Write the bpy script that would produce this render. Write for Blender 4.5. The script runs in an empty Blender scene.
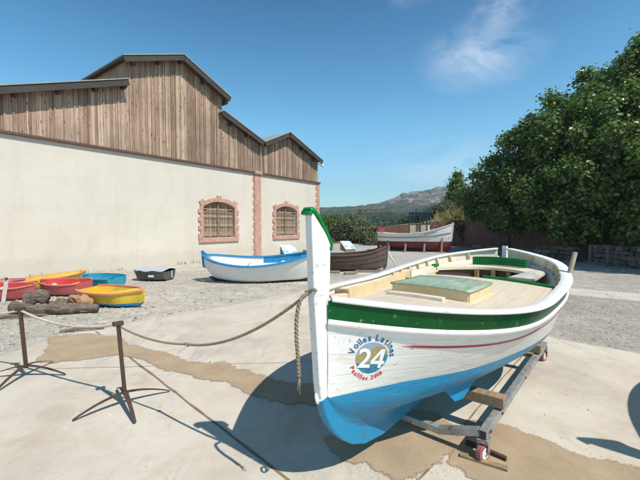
import bpy, bmesh, math, random
import numpy as np
from mathutils import Vector, Matrix, noise, geometry

SC = bpy.context.scene
COL = SC.collection
R = math.radians
PI = math.pi

# ------------------------------------------------------------------ materials
def nodes_of(m):
    m.use_nodes = True
    nt = m.node_tree
    return nt, nt.nodes, nt.links, nt.nodes['Principled BSDF']

def ramp(nt, fac, stops):
    r = nt.nodes.new('ShaderNodeValToRGB')
    els = r.color_ramp.elements
    while len(els) < len(stops): els.new(0.5)
    for e, (p, c) in zip(els, stops):
        e.position = p
        e.color = (c[0], c[1], c[2], 1) if not isinstance(c, (int, float)) else (c, c, c, 1)
    nt.links.new(fac, r.inputs[0])
    return r.outputs[0]

def coords(nt, kind='Object', scale=(1, 1, 1), rot=(0, 0, 0)):
    t = nt.nodes.new('ShaderNodeTexCoord')
    mp = nt.nodes.new('ShaderNodeMapping')
    mp.inputs['Scale'].default_value = scale
    mp.inputs['Rotation'].default_value = rot
    nt.links.new(t.outputs[kind], mp.inputs[0])
    return mp.outputs[0]

def noise_tex(nt, vec, scale, detail=4, rough=0.55, dist=0.0):
    n = nt.nodes.new('ShaderNodeTexNoise')
    n.inputs['Scale'].default_value = scale
    n.inputs['Detail'].default_value = detail
    n.inputs['Roughness'].default_value = rough
    n.inputs['Distortion'].default_value = dist
    nt.links.new(vec, n.inputs['Vector'])
    return n.outputs[0]

def mixc(nt, fac, a, b, mode='MIX'):
    m = nt.nodes.new('ShaderNodeMix'); m.data_type = 'RGBA'; m.blend_type = mode
    for sock, v in ((m.inputs[0], fac), (m.inputs[6], a), (m.inputs[7], b)):
        if isinstance(v, (int, float)): sock.default_value = v
        elif isinstance(v, tuple): sock.default_value = (v[0], v[1], v[2], 1)
        else: nt.links.new(v, sock)
    return m.outputs[2]

def bump_to(nt, bsdf, height, strength, dist=0.01, prev=None):
    b = nt.nodes.new('ShaderNodeBump')
    b.inputs['Strength'].default_value = strength
    b.inputs['Distance'].default_value = dist
    nt.links.new(height, b.inputs['Height'])
    if prev is not None: nt.links.new(prev, b.inputs['Normal'])
    nt.links.new(b.outputs[0], bsdf.inputs['Normal'])
    return b.outputs[0]

def pmat(name, c1, c2=None, scale=4, rough=0.6, bump=0.0, bscale=40, stretch=(1, 1, 1), lo=.35, hi=.65,
         spots=None, spot_scale=30, spot_at=.66, metallic=0, island=0.0, spec=.5, kind='Object', bdist=.01):
    """weathered surface: two tones mixed by noise, optional wear spots, fine bump"""
    m = bpy.data.materials.new(name)
    nt, N, L, B = nodes_of(m)
    v = coords(nt, kind, stretch)
    c2 = c2 or tuple(x * .8 for x in c1)
    col = ramp(nt, noise_tex(nt, v, scale, 6, .6), [(lo, c1), (hi, c2)])
    if spots:
        f = ramp(nt, noise_tex(nt, v, spot_scale, 5, .7), [(spot_at, 0.0), (spot_at + .05, 1.0)])
        col = mixc(nt, f, col, spots)
    if island:
        g = N.new('ShaderNodeNewGeometry')
        f = ramp(nt, g.outputs['Random Per Island'], [(0, 1 - island), (1, 1 + island * .6)])
        col = mixc(nt, 1.0, col, f, 'MULTIPLY')
    L.new(col, B.inputs['Base Color'])
    B.inputs['Roughness'].default_value = rough
    B.inputs['Metallic'].default_value = metallic
    B.inputs['Specular IOR Level'].default_value = spec
    if bump:
        bump_to(nt, B, noise_tex(nt, v, bscale, 4, .6), bump, bdist)
    return m

M = {}
M['white'] = pmat('white_paint', (.77, .76, .74), (.70, .685, .655), 5, .5, .10, 25, (1, 1, 2.5), .4, .8, spots=(.46, .41, .34), spot_scale=20, spot_at=.61)
M['blue'] = pmat('blue_antifouling', (.012, .235, .50), (.02, .31, .58), 6, .5, .1, 30, (1, 1, 2), spots=(.16, .42, .58), spot_scale=16, spot_at=.70)
M['green'] = pmat('shaded_green_paint', (.0015, .088, .019), (.002, .066, .015), 8, .35, .08, 30, spots=(.20, .21, .15), spot_scale=22, spot_at=.63, spec=.22)  # darker copy of the green: shade under the rail put into the colour
M['sunlit_green'] = pmat('sunlit_green_paint', (.003, .20, .045), (.004, .15, .035), 8, .38, .08, 30, spots=(.12, .2, .12), spot_scale=26, spot_at=.71, spec=.3)  # lighter copy of the same green, with the sunlight put into the colour
M['cream'] = pmat('cream_paint', (.70, .56, .33), (.62, .47, .25), 7, .55, .06, 40, spots=(.48, .34, .18), spot_scale=22, spot_at=.70)
M['paleboard'] = pmat('pale_cream_paint', (.72, .66, .54), (.62, .55, .42), 7, .55, .06, 40, spots=(.4, .3, .2), spot_scale=22, spot_at=.72)
M['grey_board'] = pmat('grey_worn_board', (.56, .54, .48), (.42, .40, .35), 7, .6, .06, 40, (.6, 3, 3))
M['hatchtop'] = pmat('worn_green_hatch', (.20, .32, .21), (.40, .45, .34), 7, .5, .05, 40, (.7, 2, 1), .35, .65, spots=(.55, .52, .40), spot_scale=13, spot_at=.60)
M['red'] = pmat('red_line_paint', (.50, .015, .02), (.42, .02, .02), 9, .4)
M['galv'] = pmat('galvanised_steel', (.42, .42, .41), (.28, .28, .275), 10, .5, .06, 60, metallic=.45, spots=(.20, .125, .08), spot_scale=12, spot_at=.57)
M['rust'] = pmat('rusty_steel', (.085, .042, .028), (.055, .032, .024), 22, .75, .25, 70, spots=(.17, .075, .04), spot_scale=40, spot_at=.6)
M['rope'] = pmat('hemp_rope', (.30, .24, .16), (.20, .155, .10), 40, .9, .3, 200)
M['rope_pale'] = pmat('bleached_rope', (.58, .53, .44), (.45, .40, .32), 40, .9, .3, 200)
M['timber'] = pmat('rough_timber', (.34, .235, .14), (.22, .15, .09), 9, .75, .2, 60, (.5, 4, 4), spots=(.12, .08, .05), spot_scale=18, spot_at=.66)
M['greytimber'] = pmat('grey_weathered_timber', (.28, .245, .20), (.18, .15, .12), 9, .8, .25, 60, (.6, 5, 5))
M['darktimber'] = pmat('dark_old_timber', (.075, .055, .042), (.045, .034, .028), 9, .8, .25, 50, (1, 1, 1))
M['pink_tyre'] = pmat('faded_red_tyre', (.36, .11, .11), (.28, .10, .10), 14, .7, .1, 60)
M['tholewood'] = pmat('pale_worn_wood', (.44, .36, .26), (.32, .26, .19), 9, .7, .15, 50, (3, 3, .6))
M['hub'] = pmat('white_plastic_hub', (.72, .72, .70), (.6, .6, .58), 10, .5)
M['iron'] = pmat('pale_iron_bars', (.55, .54, .52), (.42, .40, .38), 20, .5, .05, 60)
M['flash'] = pmat('rust_flashing', (.13, .062, .045), (.09, .045, .034), 14, .7, .1, 50)
M['fascia'] = pmat('dark_fascia_board', (.060, .050, .040), (.035, .029, .024), 6, .8, .25, 40, (.4, 3, 3))
M['soffit'] = pmat('brown_soffit_boards', (.115, .06, .04), (.08, .045, .03), 6, .8, .2, 40, (6, .5, 1))
M['roofing'] = pmat('grey_fibre_roofing', (.30, .33, .30), (.22, .25, .23), 6, .8, .2, 40)
M['shutter'] = pmat('brown_shutter_wood', (.31, .215, .14), (.20, .135, .088), 7, .75, .25, 40, (6, 3, .5), island=.35)
M['dull_white'] = pmat('chalky_white_paint', (.70, .69, .66), (.62, .605, .575), 4, .6, .08, 30, spots=(.4, .36, .32), spot_scale=18, spot_at=.70)
M['black'] = pmat('black_paint', (.02, .02, .022), (.035, .034, .034), 9, .6)
M['rail_blue'] = pmat('bright_blue_paint', (.012, .19, .44), (.02, .25, .50), 8, .5, .05, 30, spots=(.25, .38, .48), spot_scale=14, spot_at=.63)
M['old_wood'] = pmat('rotting_hull_wood', (.135, .085, .062), (.075, .05, .04), 5, .85, .5, 30, (1, 1, 5), spots=(.22, .17, .14), spot_scale=9, spot_at=.62)
M['redboat'] = pmat('faded_red_hull', (.50, .085, .085), (.40, .10, .10), 5, .6, .08, 30, spots=(.55, .30, .27), spot_scale=9, spot_at=.62)
M['red_in'] = pmat('bright_red_inside', (.60, .045, .04), (.46, .05, .045), 5, .55, .05, 30, spots=(.42, .22, .17), spot_scale=8, spot_at=.60)
M['coral'] = pmat('coral_gunwale_paint', (.66, .20, .13), (.58, .18, .12), 8, .5)
M['yellow'] = pmat('yellow_paint', (.72, .48, .04), (.60, .40, .05), 4, .6, .08, 30, spots=(.45, .33, .12), spot_scale=11, spot_at=.64)
M['orange_y'] = pmat('orange_yellow_paint', (.70, .40, .075), (.62, .34, .06), 5, .5)
M['teal'] = pmat('turquoise_paint', (.02, .22, .34), (.03, .29, .40), 4, .6, .08, 30, spots=(.16, .34, .40), spot_scale=9, spot_at=.63)
M['pink'] = pmat('pink_paint', (.60, .16, .24), (.5, .14, .2), 5, .5)
M['charcoal'] = pmat('charcoal_hull', (.065, .065, .065), (.10, .098, .095), 6, .7, .1, 30, spots=(.35, .35, .34), spot_scale=7, spot_at=.68)
M['tarp'] = pmat('pale_grey_tarpaulin', (.42, .47, .54), (.35, .40, .46), 5, .45, .4, 7, bdist=.03)
M['red_bottom'] = pmat('dark_red_antifouling', (.17, .03, .026), (.12, .025, .022), 5, .75, .1, 30)
M['navy'] = pmat('blue_cabin_paint', (.010, .035, .075), (.014, .045, .09), 7, .5)
M['cabin_roof'] = pmat('blue_roof_paint', (.015, .12, .27), (.02, .14, .30), 7, .5)
M['cabin_cream'] = pmat('cream_cabin_panel', (.66, .55, .38), (.56, .46, .31), 7, .6)
M['logwood'] = pmat('bleached_driftwood', (.27, .205, .15), (.12, .09, .068), 5, .9, .9, 22, (.5, 4, 4), spots=(.055, .045, .038), spot_scale=8, spot_at=.56, bdist=.03)
M['stone_o'] = pmat('ochre_rubble', (.42, .24, .13), (.30, .18, .10), 6, .9, .5, 30)
M['bark'] = pmat('bark', (.12, .095, .07), (.07, .055, .042), 8, .9, .6, 25, (2, 2, .5))
M['panel'] = pmat('printed_panel', (.72, .76, .80), (.22, .42, .66), 7, .3, 0, 30, (1, 1, 1), .50, .60)
M['lens'] = pmat('drain_shade', (.02, .02, .025), (.02, .02, .025), 4, .15)  # near-black for the drain: shade inside it given as a colour
M['wallred'] = pmat('red_brown_render', (.24, .115, .085), (.18, .085, .065), 1.6, .9, .3, 20, spots=(.31, .18, .135), spot_scale=3.5, spot_at=.62)
M['sticker_blue'] = pmat('sticker_blue_ink', (.012, .11, .29), (.014, .12, .3), 8, .4)
M['sticker_red'] = pmat('sticker_red_ink', (.55, .03, .03), (.5, .03, .03), 8, .4)
M['sticker_white'] = pmat('sticker_white', (.82, .82, .81), (.8, .8, .79), 8, .35)
M['sticker_tan'] = pmat('sticker_tan_ink', (.40, .30, .11), (.33, .27, .12), 30, .4)
M['sticker_teal'] = pmat('sticker_teal_ink', (.012, .15, .27), (.03, .24, .33), 25, .4)
M['sticker_sky'] = pmat('sticker_sky_ink', (.24, .34, .45), (.3, .38, .47), 25, .4)
M['marking'] = pmat('dark_marking_paint', (.10, .10, .12), (.12, .12, .14), 10, .6)

def m_hull_white():
    m = bpy.data.materials.new('white_planked_hull'); nt, N, L, B = nodes_of(m)
    uv = coords(nt, 'UV'); ob = coords(nt, 'Object')
    col = ramp(nt, noise_tex(nt, coords(nt, 'UV', (1.2, 5, 1)), 3.0, 6, .6), [(.3, (.77, .76, .735)), (.72, (.715, .695, .66))])
    st = ramp(nt, noise_tex(nt, coords(nt, 'UV', (1.0, 3.5, 1)), 2.2, 5, .65), [(.54, 0.0), (.72, .6)])
    col = mixc(nt, st, col, (.60, .51, .39))
    ch = ramp(nt, noise_tex(nt, ob, 30, 6, .72), [(.615, 0.0), (.64, .75)])
    col = mixc(nt, ch, col, (.40, .35, .29))
    sep = N.new('ShaderNodeSeparateXYZ'); L.new(uv, sep.inputs[0])
    wob = N.new('ShaderNodeMath'); wob.operation = 'MULTIPLY_ADD'
    L.new(noise_tex(nt, coords(nt, 'UV', (1.5, 1, 1)), 2.0, 2), wob.inputs[0]); wob.inputs[1].default_value = .02
    L.new(sep.outputs[1], wob.inputs[2])
    fr = N.new('ShaderNodeMath'); fr.operation = 'PINGPONG'; fr.inputs[1].default_value = .058
    L.new(wob.outputs[0], fr.inputs[0])
    seam = ramp(nt, fr.outputs[0], [(0.0, 0.0), (.0035, 1.0)])
    brk = ramp(nt, noise_tex(nt, coords(nt, 'UV', (2.2, 9, 1)), 2.6, 3), [(.42, 1.0), (.60, 0.0)])
    fac = mixc(nt, 1.0, mixc(nt, 1.0, (1, 1, 1), seam, 'SUBTRACT'), brk, 'MULTIPLY')
    col = mixc(nt, mixc(nt, 1.0, fac, (.4, .4, .4), 'MULTIPLY'), col, (.45, .40, .34))
    L.new(col, B.inputs['Base Color']); B.inputs['Roughness'].default_value = .40
    p = bump_to(nt, B, seam, .5, .003)
    bump_to(nt, B, noise_tex(nt, coords(nt, 'UV', (2, 9, 1)), 3, 4), .3, .012, p)
    return m
M['hull_white'] = m_hull_white()

def m_hull_blue():
    m = bpy.data.materials.new('blue_hull_bottom'); nt, N, L, B = nodes_of(m)
    ob = coords(nt, 'Object')
    col = ramp(nt, noise_tex(nt, coords(nt, 'UV', (1.5, 5, 1)), 2.5, 6, .65), [(.30, (.002, .17, .345)), (.70, (.004, .245, .44))])
    w = ramp(nt, noise_tex(nt, coords(nt, 'UV', (1.0, 9, 1)), 3.2, 7, .75), [(.60, 0.0), (.70, .30)])
    col = mixc(nt, w, col, (.07, .30, .44))
    ch = ramp(nt, noise_tex(nt, ob, 14, 7, .75), [(.605, 0.0), (.625, .9)])
    col = mixc(nt, ch, col, (.10, .13, .14))
    cr = ramp(nt, noise_tex(nt, coords(nt, 'UV', (2.4, 2.4, 1)), 1.9, 3, .5, .6), [(.4965, 0.0), (.4985, .45), (.5005, 0.0)])
    col = mixc(nt, cr, col, (.55, .62, .64))
    L.new(col, B.inputs['Base Color']); B.inputs['Roughness'].default_value = .42
    bump_to(nt, B, noise_tex(nt, coords(nt, 'UV', (2, 9, 1)), 4, 5), .35, .012)
    return m
M['hull_blue'] = m_hull_blue()

def m_deck():
    m = bpy.data.materials.new('cream_deck_boards'); nt, N, L, B = nodes_of(m)
    ob = coords(nt, 'Object')
    col = ramp(nt, noise_tex(nt, coords(nt, 'Object', (1.2, 5, 1)), 3, 6, .65), [(.3, (.66, .57, .44)), (.7, (.58, .48, .35))])
    st = ramp(nt, noise_tex(nt, ob, 3.2, 6, .7), [(.56, 0.0), (.70, .6)])
    col = mixc(nt, st, col, (.68, .60, .49))
    sep = N.new('ShaderNodeSeparateXYZ'); L.new(ob, sep.inputs[0])
    seams = None
    for ax, w in ((1, .075), (0, .31)):
        fr = N.new('ShaderNodeMath'); fr.operation = 'PINGPONG'; fr.inputs[1].default_value = w
        L.new(sep.outputs[ax], fr.inputs[0])
        s = ramp(nt, fr.outputs[0], [(0, 0.0), (.004, 1.0)])
        seams = s if seams is None else mixc(nt, 1.0, seams, s, 'MULTIPLY')
    col = mixc(nt, 1.0, col, mixc(nt, .28, (1, 1, 1), seams), 'MULTIPLY')
    L.new(col, B.inputs['Base Color']); B.inputs['Roughness'].default_value = .6
    bump_to(nt, B, seams, .3, .003)
    return m
M['deck'] = m_deck()

def m_gravel():
    m = bpy.data.materials.new('beach_gravel'); nt, N, L, B = nodes_of(m)
    ob = coords(nt, 'Object')
    vo = N.new('ShaderNodeTexVoronoi'); vo.inputs['Scale'].default_value = 48; L.new(ob, vo.inputs['Vector'])
    vo2 = N.new('ShaderNodeTexVoronoi'); vo2.inputs['Scale'].default_value = 17; L.new(ob, vo2.inputs['Vector'])
    peb = ramp(nt, vo.outputs['Color'], [(.12, (.25, .24, .22)), (.45, (.38, .36, .33)), (.9, (.52, .50, .46))])
    peb2 = ramp(nt, vo2.outputs['Color'], [(.2, (.32, .30, .275)), (.6, (.41, .39, .36)), (.95, (.46, .44, .41))])
    col = mixc(nt, .35, peb, peb2)
    big = ramp(nt, noise_tex(nt, ob, .45, 6, .6), [(.30, (.78, .77, .76)), (.70, (1.12, 1.11, 1.08))])
    col = mixc(nt, 1.0, col, big, 'MULTIPLY')
    mid = ramp(nt, noise_tex(nt, ob, 2.6, 5, .65), [(.35, (.82, .82, .82)), (.65, (1.1, 1.1, 1.1))])
    col = mixc(nt, 1.0, col, mid, 'MULTIPLY')
    dk = ramp(nt, noise_tex(nt, ob, 6, 6, .75), [(.66, 0.0), (.72, .55)])
    col = mixc(nt, dk, col, (.19, .165, .14))
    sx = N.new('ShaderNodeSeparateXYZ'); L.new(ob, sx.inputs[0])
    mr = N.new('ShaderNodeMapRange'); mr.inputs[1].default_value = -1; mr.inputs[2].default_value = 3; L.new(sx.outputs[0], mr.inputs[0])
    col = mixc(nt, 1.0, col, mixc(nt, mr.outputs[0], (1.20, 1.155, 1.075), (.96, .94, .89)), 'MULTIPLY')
    L.new(col, B.inputs['Base Color']); B.inputs['Roughness'].default_value = .9
    p = bump_to(nt, B, vo.outputs['Distance'], -.6, .02)
    bump_to(nt, B, noise_tex(nt, ob, 5, 6, .65), .5, .06, p)
    return m
M['gravel'] = m_gravel()

def m_concrete():
    m = bpy.data.materials.new('old_concrete'); nt, N, L, B = nodes_of(m)
    ob = coords(nt, 'Object')
    col = ramp(nt, noise_tex(nt, ob, .9, 7, .62), [(.28, (.42, .365, .295)), (.50, (.55, .49, .405)), (.72, (.62, .565, .485))])
    st = ramp(nt, noise_tex(nt, coords(nt, 'Object', (1, 1, 1), (0, 0, .4)), 1.3, 7, .7, .7), [(.50, 0.0), (.68, .7)])
    col = mixc(nt, st, col, (.43, .345, .25))
    gry = ramp(nt, noise_tex(nt, coords(nt, 'Object', (3.2, .8, 1), (0, 0, .80)), 1.6, 7, .68, 1.4), [(.52, 0.0), (.64, .75)])
    gm = ramp(nt, noise_tex(nt, ob, .55, 3, .5), [(.44, .05), (.58, 1.0)])
    gry = mixc(nt, 1.0, gry, gm, 'MULTIPLY')
    col = mixc(nt, gry, col, (.37, .355, .325))
    org = ramp(nt, noise_tex(nt, ob, 2.3, 3, .5), [(.67, 0.0), (.74, .35)])
    col = mixc(nt, org, col, (.52, .28, .16))
    ck = ramp(nt, noise_tex(nt, ob, .9, 4, .55, .8), [(.4978, 0.0), (.4995, .25), (.5012, 0.0)])
    col = mixc(nt, ck, col, (.26, .225, .18))
    ds = ramp(nt, noise_tex(nt, ob, 4.5, 7, .72), [(.58, 0.0), (.74, .5)])
    dm = ramp(nt, noise_tex(nt, ob, .8, 3, .5), [(.46, 0.0), (.62, 1.0)])
    col = mixc(nt, mixc(nt, 1.0, ds, dm, 'MULTIPLY'), col, (.30, .255, .20))
    chip = ramp(nt, noise_tex(nt, ob, 17, 4, .6), [(.715, 0.0), (.735, .75)])
    col = mixc(nt, chip, col, (.64, .61, .56))
    spk = ramp(nt, noise_tex(nt, ob, 46, 4, .6), [(.70, 0.0), (.73, .55)])
    col = mixc(nt, spk, col, (.22, .19, .16))
    L.new(col, B.inputs['Base Color']); B.inputs['Roughness'].default_value = .88
    p = bump_to(nt, B, noise_tex(nt, ob, 60, 5, .7), .25, .006)
    bump_to(nt, B, noise_tex(nt, ob, 3, 6, .6), .35, .03, p)
    return m
M['concrete'] = m_concrete()

def m_sand():
    m = bpy.data.materials.new('damp_sand'); nt, N, L, B = nodes_of(m)
    ob = coords(nt, 'Object')
    col = ramp(nt, noise_tex(nt, ob, 3, 7, .65), [(.3, (.35, .255, .16)), (.7, (.47, .35, .23))])
    g = ramp(nt, noise_tex(nt, ob, 120, 3, .7), [(.35, (.88, .88, .88)), (.7, (1.08, 1.08, 1.08))])
    col = mixc(nt, 1.0, col, g, 'MULTIPLY')
    chip = ramp(nt, noise_tex(nt, ob, 30, 4, .6), [(.72, 0.0), (.74, .8)])
    col = mixc(nt, chip, col, (.55, .50, .43))
    L.new(col, B.inputs['Base Color']); B.inputs['Roughness'].default_value = .95
    bump_to(nt, B, noise_tex(nt, ob, 90, 5, .75), .6, .01)
    at = N.new('ShaderNodeAttribute'); at.attribute_name = 'cover'
    ns = N.new('ShaderNodeMath'); ns.operation = 'MULTIPLY_ADD'; n2_ = N.new('ShaderNodeMath'); n2_.operation = 'ADD'; L.new(noise_tex(nt, ob, 75, 5, .75), n2_.inputs[0]); L.new(noise_tex(nt, ob, 9, 4, .6), n2_.inputs[1])
    L.new(n2_.outputs[0], ns.inputs[0]); ns.inputs[1].default_value = .95; L.new(at.outputs['Fac'], ns.inputs[2])
    al = ramp(nt, ns.outputs[0], [(1.50 / 3, 0.0), (1.53 / 3, 1.0)])
    dv = N.new('ShaderNodeMath'); dv.operation = 'DIVIDE'; dv.inputs[1].default_value = 3; L.new(ns.outputs[0], dv.inputs[0]); L.new(dv.outputs[0], al.node.inputs[0])
    L.new(al, B.inputs['Alpha'])
    return m
M['sand'] = m_sand()

def m_stucco():
    m = bpy.data.materials.new('cream_stucco'); nt, N, L, B = nodes_of(m)
    ob = coords(nt, 'Object')
    col = ramp(nt, noise_tex(nt, ob, .35, 6, .6), [(.30, (.575, .52, .445)), (.70, (.635, .58, .50))])
    d = ramp(nt, noise_tex(nt, coords(nt, 'Object', (1, 1, .45)), 1.3, 7, .68), [(.48, 0.0), (.68, .6)])
    col = mixc(nt, d, col, (.53, .475, .40))
    stv = ramp(nt, noise_tex(nt, coords(nt, 'Object', (5, 1, .22)), 1.1, 6, .65), [(.55, 0.0), (.72, .30)])
    col = mixc(nt, stv, col, (.50, .445, .37))
    sp = ramp(nt, noise_tex(nt, coords(nt, 'Object', (1.6, 1, .8)), 3.4, 3, .5), [(.735, 0.0), (.75, .35)])
    col = mixc(nt, sp, col, (.33, .27, .21))
    sep = N.new('ShaderNodeSeparateXYZ'); L.new(ob, sep.inputs[0])
    wv = N.new('ShaderNodeMath'); wv.operation = 'MULTIPLY_ADD'; L.new(noise_tex(nt, ob, 1.6, 5, .7), wv.inputs[0]); wv.inputs[1].default_value = -.9
    L.new(sep.outputs[2], wv.inputs[2])
    base = ramp(nt, wv.outputs[0], [(-.55, .28), (.25, 0.0)])
    col = mixc(nt, base, col, (.40, .35, .28))
    L.new(col, B.inputs['Base Color']); B.inputs['Roughness'].default_value = .92
    p = bump_to(nt, B, noise_tex(nt, ob, 45, 5, .7), .25, .008)
    bump_to(nt, B, noise_tex(nt, ob, 2.2, 5, .6), .35, .05, p)
    return m
M['stucco'] = m_stucco()

def m_brick():
    m = bpy.data.materials.new('red_brick'); nt, N, L, B = nodes_of(m)
    ob = coords(nt, 'Object', (1, 1, 1), (PI / 2, 0, 0))
    b = N.new('ShaderNodeTexBrick'); L.new(ob, b.inputs['Vector'])
    b.inputs['Scale'].default_value = 1.0
    b.inputs['Brick Width'].default_value = .22; b.inputs['Row Height'].default_value = .072
    b.inputs['Mortar Size'].default_value = .008; b.inputs['Bias'].default_value = -.1
    b.inputs['Color1'].default_value = (.47, .225, .17, 1); b.inputs['Color2'].default_value = (.55, .30, .23, 1)
    b.inputs['Mortar'].default_value = (.50, .40, .33, 1)
    v = ramp(nt, noise_tex(nt, coords(nt), 7, 5, .6), [(.3, (.78, .76, .74)), (.7, (1.12, 1.1, 1.08))])
    col = mixc(nt, 1.0, b.outputs['Color'], v, 'MULTIPLY')
    L.new(col, B.inputs['Base Color']); B.inputs['Roughness'].default_value = .9
    p = bump_to(nt, B, b.outputs['Fac'], -.5, .008)
    bump_to(nt, B, noise_tex(nt, coords(nt), 40, 4), .3, .006, p)
    return m
M['brick'] = m_brick()

def m_clad():
    m = bpy.data.materials.new('weathered_cladding'); nt, N, L, B = nodes_of(m)
    g = N.new('ShaderNodeNewGeometry')
    off = N.new('ShaderNodeVectorMath'); off.operation = 'ADD'
    cmb = N.new('ShaderNodeMath'); cmb.operation = 'MULTIPLY'; L.new(g.outputs['Random Per Island'], cmb.inputs[0]); cmb.inputs[1].default_value = 57.0
    cx = N.new('ShaderNodeCombineXYZ'); L.new(cmb.outputs[0], cx.inputs[2])
    L.new(coords(nt, 'Object', (14, 14, .8)), off.inputs[0]); L.new(cx.outputs[0], off.inputs[1])
    grain = noise_tex(nt, off.outputs[0], 1.6, 8, .68, .4)
    base = ramp(nt, g.outputs['Random Per Island'], [(0, (.23, .142, .10)), (.15, (.42, .315, .235)), (.3, (.28, .185, .132)), (.45, (.50, .395, .31)), (.6, (.33, .222, .16)), (.75, (.44, .33, .25)), (.88, (.20, .125, .09)), (1, (.38, .27, .20))])
    gr = ramp(nt, grain, [(.25, (.36, .30, .27)), (.48, (1.0, .97, .94)), (.75, (1.38, 1.38, 1.39))])
    col = mixc(nt, 1.0, base, gr, 'MULTIPLY')
    kn = N.new('ShaderNodeTexVoronoi'); kn.inputs['Scale'].default_value = 1.0
    off2 = N.new('ShaderNodeVectorMath'); off2.operation = 'ADD'
    L.new(coords(nt, 'Object', (9, 3, 3.0)), off2.inputs[0]); L.new(cx.outputs[0], off2.inputs[1]); L.new(off2.outputs[0], kn.inputs['Vector'])
    k = ramp(nt, kn.outputs['Distance'], [(.10, .85), (.22, 0.0)])
    col = mixc(nt, k, col, (.09, .055, .04))
    low = ramp(nt, noise_tex(nt, coords(nt, 'Object', (1, 1, .6)), .8, 5, .6), [(.38, (.72, .70, .68)), (.64, (1.1, 1.09, 1.07))])
    col = mixc(nt, 1.0, col, low, 'MULTIPLY')
    L.new(col, B.inputs['Base Color']); B.inputs['Roughness'].default_value = .85
    bump_to(nt, B, grain, .5, .012)
    return m
M['clad'] = m_clad()

def m_drystone():
    m = bpy.data.materials.new('shaded_rubble_stone'); nt, N, L, B = nodes_of(m)
    ob = coords(nt, 'Object')
    g = N.new('ShaderNodeNewGeometry')
    c = ramp(nt, g.outputs['Random Per Island'], [(0, (.085, .07, .058)), (.5, (.135, .112, .092)), (1, (.185, .155, .128))])  # stone tones lowered: deep shade below the tree is put into the colour
    n = ramp(nt, noise_tex(nt, ob, 9, 6, .65), [(.3, (.65, .65, .65)), (.7, (1.2, 1.2, 1.2))])
    L.new(mixc(nt, 1.0, c, n, 'MULTIPLY'), B.inputs['Base Color']); B.inputs['Roughness'].default_value = .92
    bump_to(nt, B, noise_tex(nt, ob, 18, 6, .7), .6, .03)
    return m
M['drystone'] = m_drystone()

def m_leaf(name, ca, cb, cc, rough=.42, trans=.25):
    m = bpy.data.materials.new(name); nt, N, L, B = nodes_of(m)
    g = N.new('ShaderNodeNewGeometry')
    c = ramp(nt, g.outputs['Random Per Island'], [(0, ca), (.5, cb), (1, cc)])
    cl = ramp(nt, noise_tex(nt, coords(nt), .9, 3), [(.3, (.75, .8, .75)), (.7, (1.2, 1.15, 1.1))])
    c = mixc(nt, 1.0, c, cl, 'MULTIPLY')
    L.new(c, B.inputs['Base Color']); B.inputs['Roughness'].default_value = rough
    out = N['Material Output']
    tr = N.new('ShaderNodeBsdfTranslucent'); L.new(mixc(nt, 1.0, c, (1.3, 1.5, .6), 'MULTIPLY'), tr.inputs[0])
    mx = N.new('ShaderNodeMixShader'); mx.inputs[0].default_value = trans
    L.new(B.outputs[0], mx.inputs[1]); L.new(tr.outputs[0], mx.inputs[2]); L.new(mx.outputs[0], out.inputs[0])
    return m
M['fig'] = m_leaf('fig_leaf', (.062, .112, .024), (.118, .180, .042), (.200, .260, .095), .34, .32)
M['shrub'] = m_leaf('grey_green_leaf', (.075, .10, .042), (.115, .135, .06), (.19, .185, .135), .6, .15)
M['bright'] = m_leaf('yellow_green_leaf', (.075, .125, .018), (.10, .16, .022), (.13, .19, .03), .5, .25)
M['pine'] = m_leaf('dark_pine_leaf', (.022, .045, .018), (.032, .062, .022), (.048, .08, .028), .6, .1)
M['drygrass'] = m_leaf('dry_grass_blade', (.22, .18, .075), (.30, .25, .11), (.16, .17, .05), .8, .2)
M['dryleaf'] = m_leaf('dry_creeper_leaf', (.10, .08, .045), (.16, .125, .075), (.07, .075, .03), .8, .1)
M['surround'] = pmat('stained_concrete', (.17, .155, .135), (.12, .11, .098), 5, .9, .3, 30)
M['earth'] = pmat('dry_earth', (.26, .20, .12), (.17, .15, .07), .6, .95, .5, 12)
M['verge'] = pmat('dry_verge', (.25, .235, .095), (.18, .19, .07), .35, .95, .4, 9)
M['yard'] = pmat('pale_compacted_yard', (.42, .40, .37), (.34, .325, .30), .30, .9, .3, 30, spots=(.28, .265, .245), spot_scale=.9, spot_at=.60)

def m_hill():
    m = bpy.data.materials.new('rocky_maquis'); nt, N, L, B = nodes_of(m)
    ob = coords(nt, 'Object')
    n1 = noise_tex(nt, ob, .035, 10, .78, .6)
    at = N.new('ShaderNodeAttribute'); at.attribute_name = 'rock'
    ad = N.new('ShaderNodeMath'); ad.operation = 'ADD'; L.new(n1, ad.inputs[0]); L.new(at.outputs['Fac'], ad.inputs[1])
    col = ramp(nt, ad.outputs[0], [(.40, (.030, .050, .018)), (.54, (.06, .082, .032)), (.61, (.14, .132, .105)), (.70, (.40, .38, .345))])
    v = ramp(nt, noise_tex(nt, ob, .16, 6, .7), [(.3, (.4, .42, .4)), (.7, (1.4, 1.37, 1.35))])
    L.new(mixc(nt, 1.0, col, v, 'MULTIPLY'), B.inputs['Base Color']); B.inputs['Roughness'].default_value = 1
    B.inputs['Specular IOR Level'].default_value = .1
    bump_to(nt, B, noise_tex(nt, ob, .12, 8, .7), .9, 4.0)
    return m
M['hill'] = m_hill()

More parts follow.
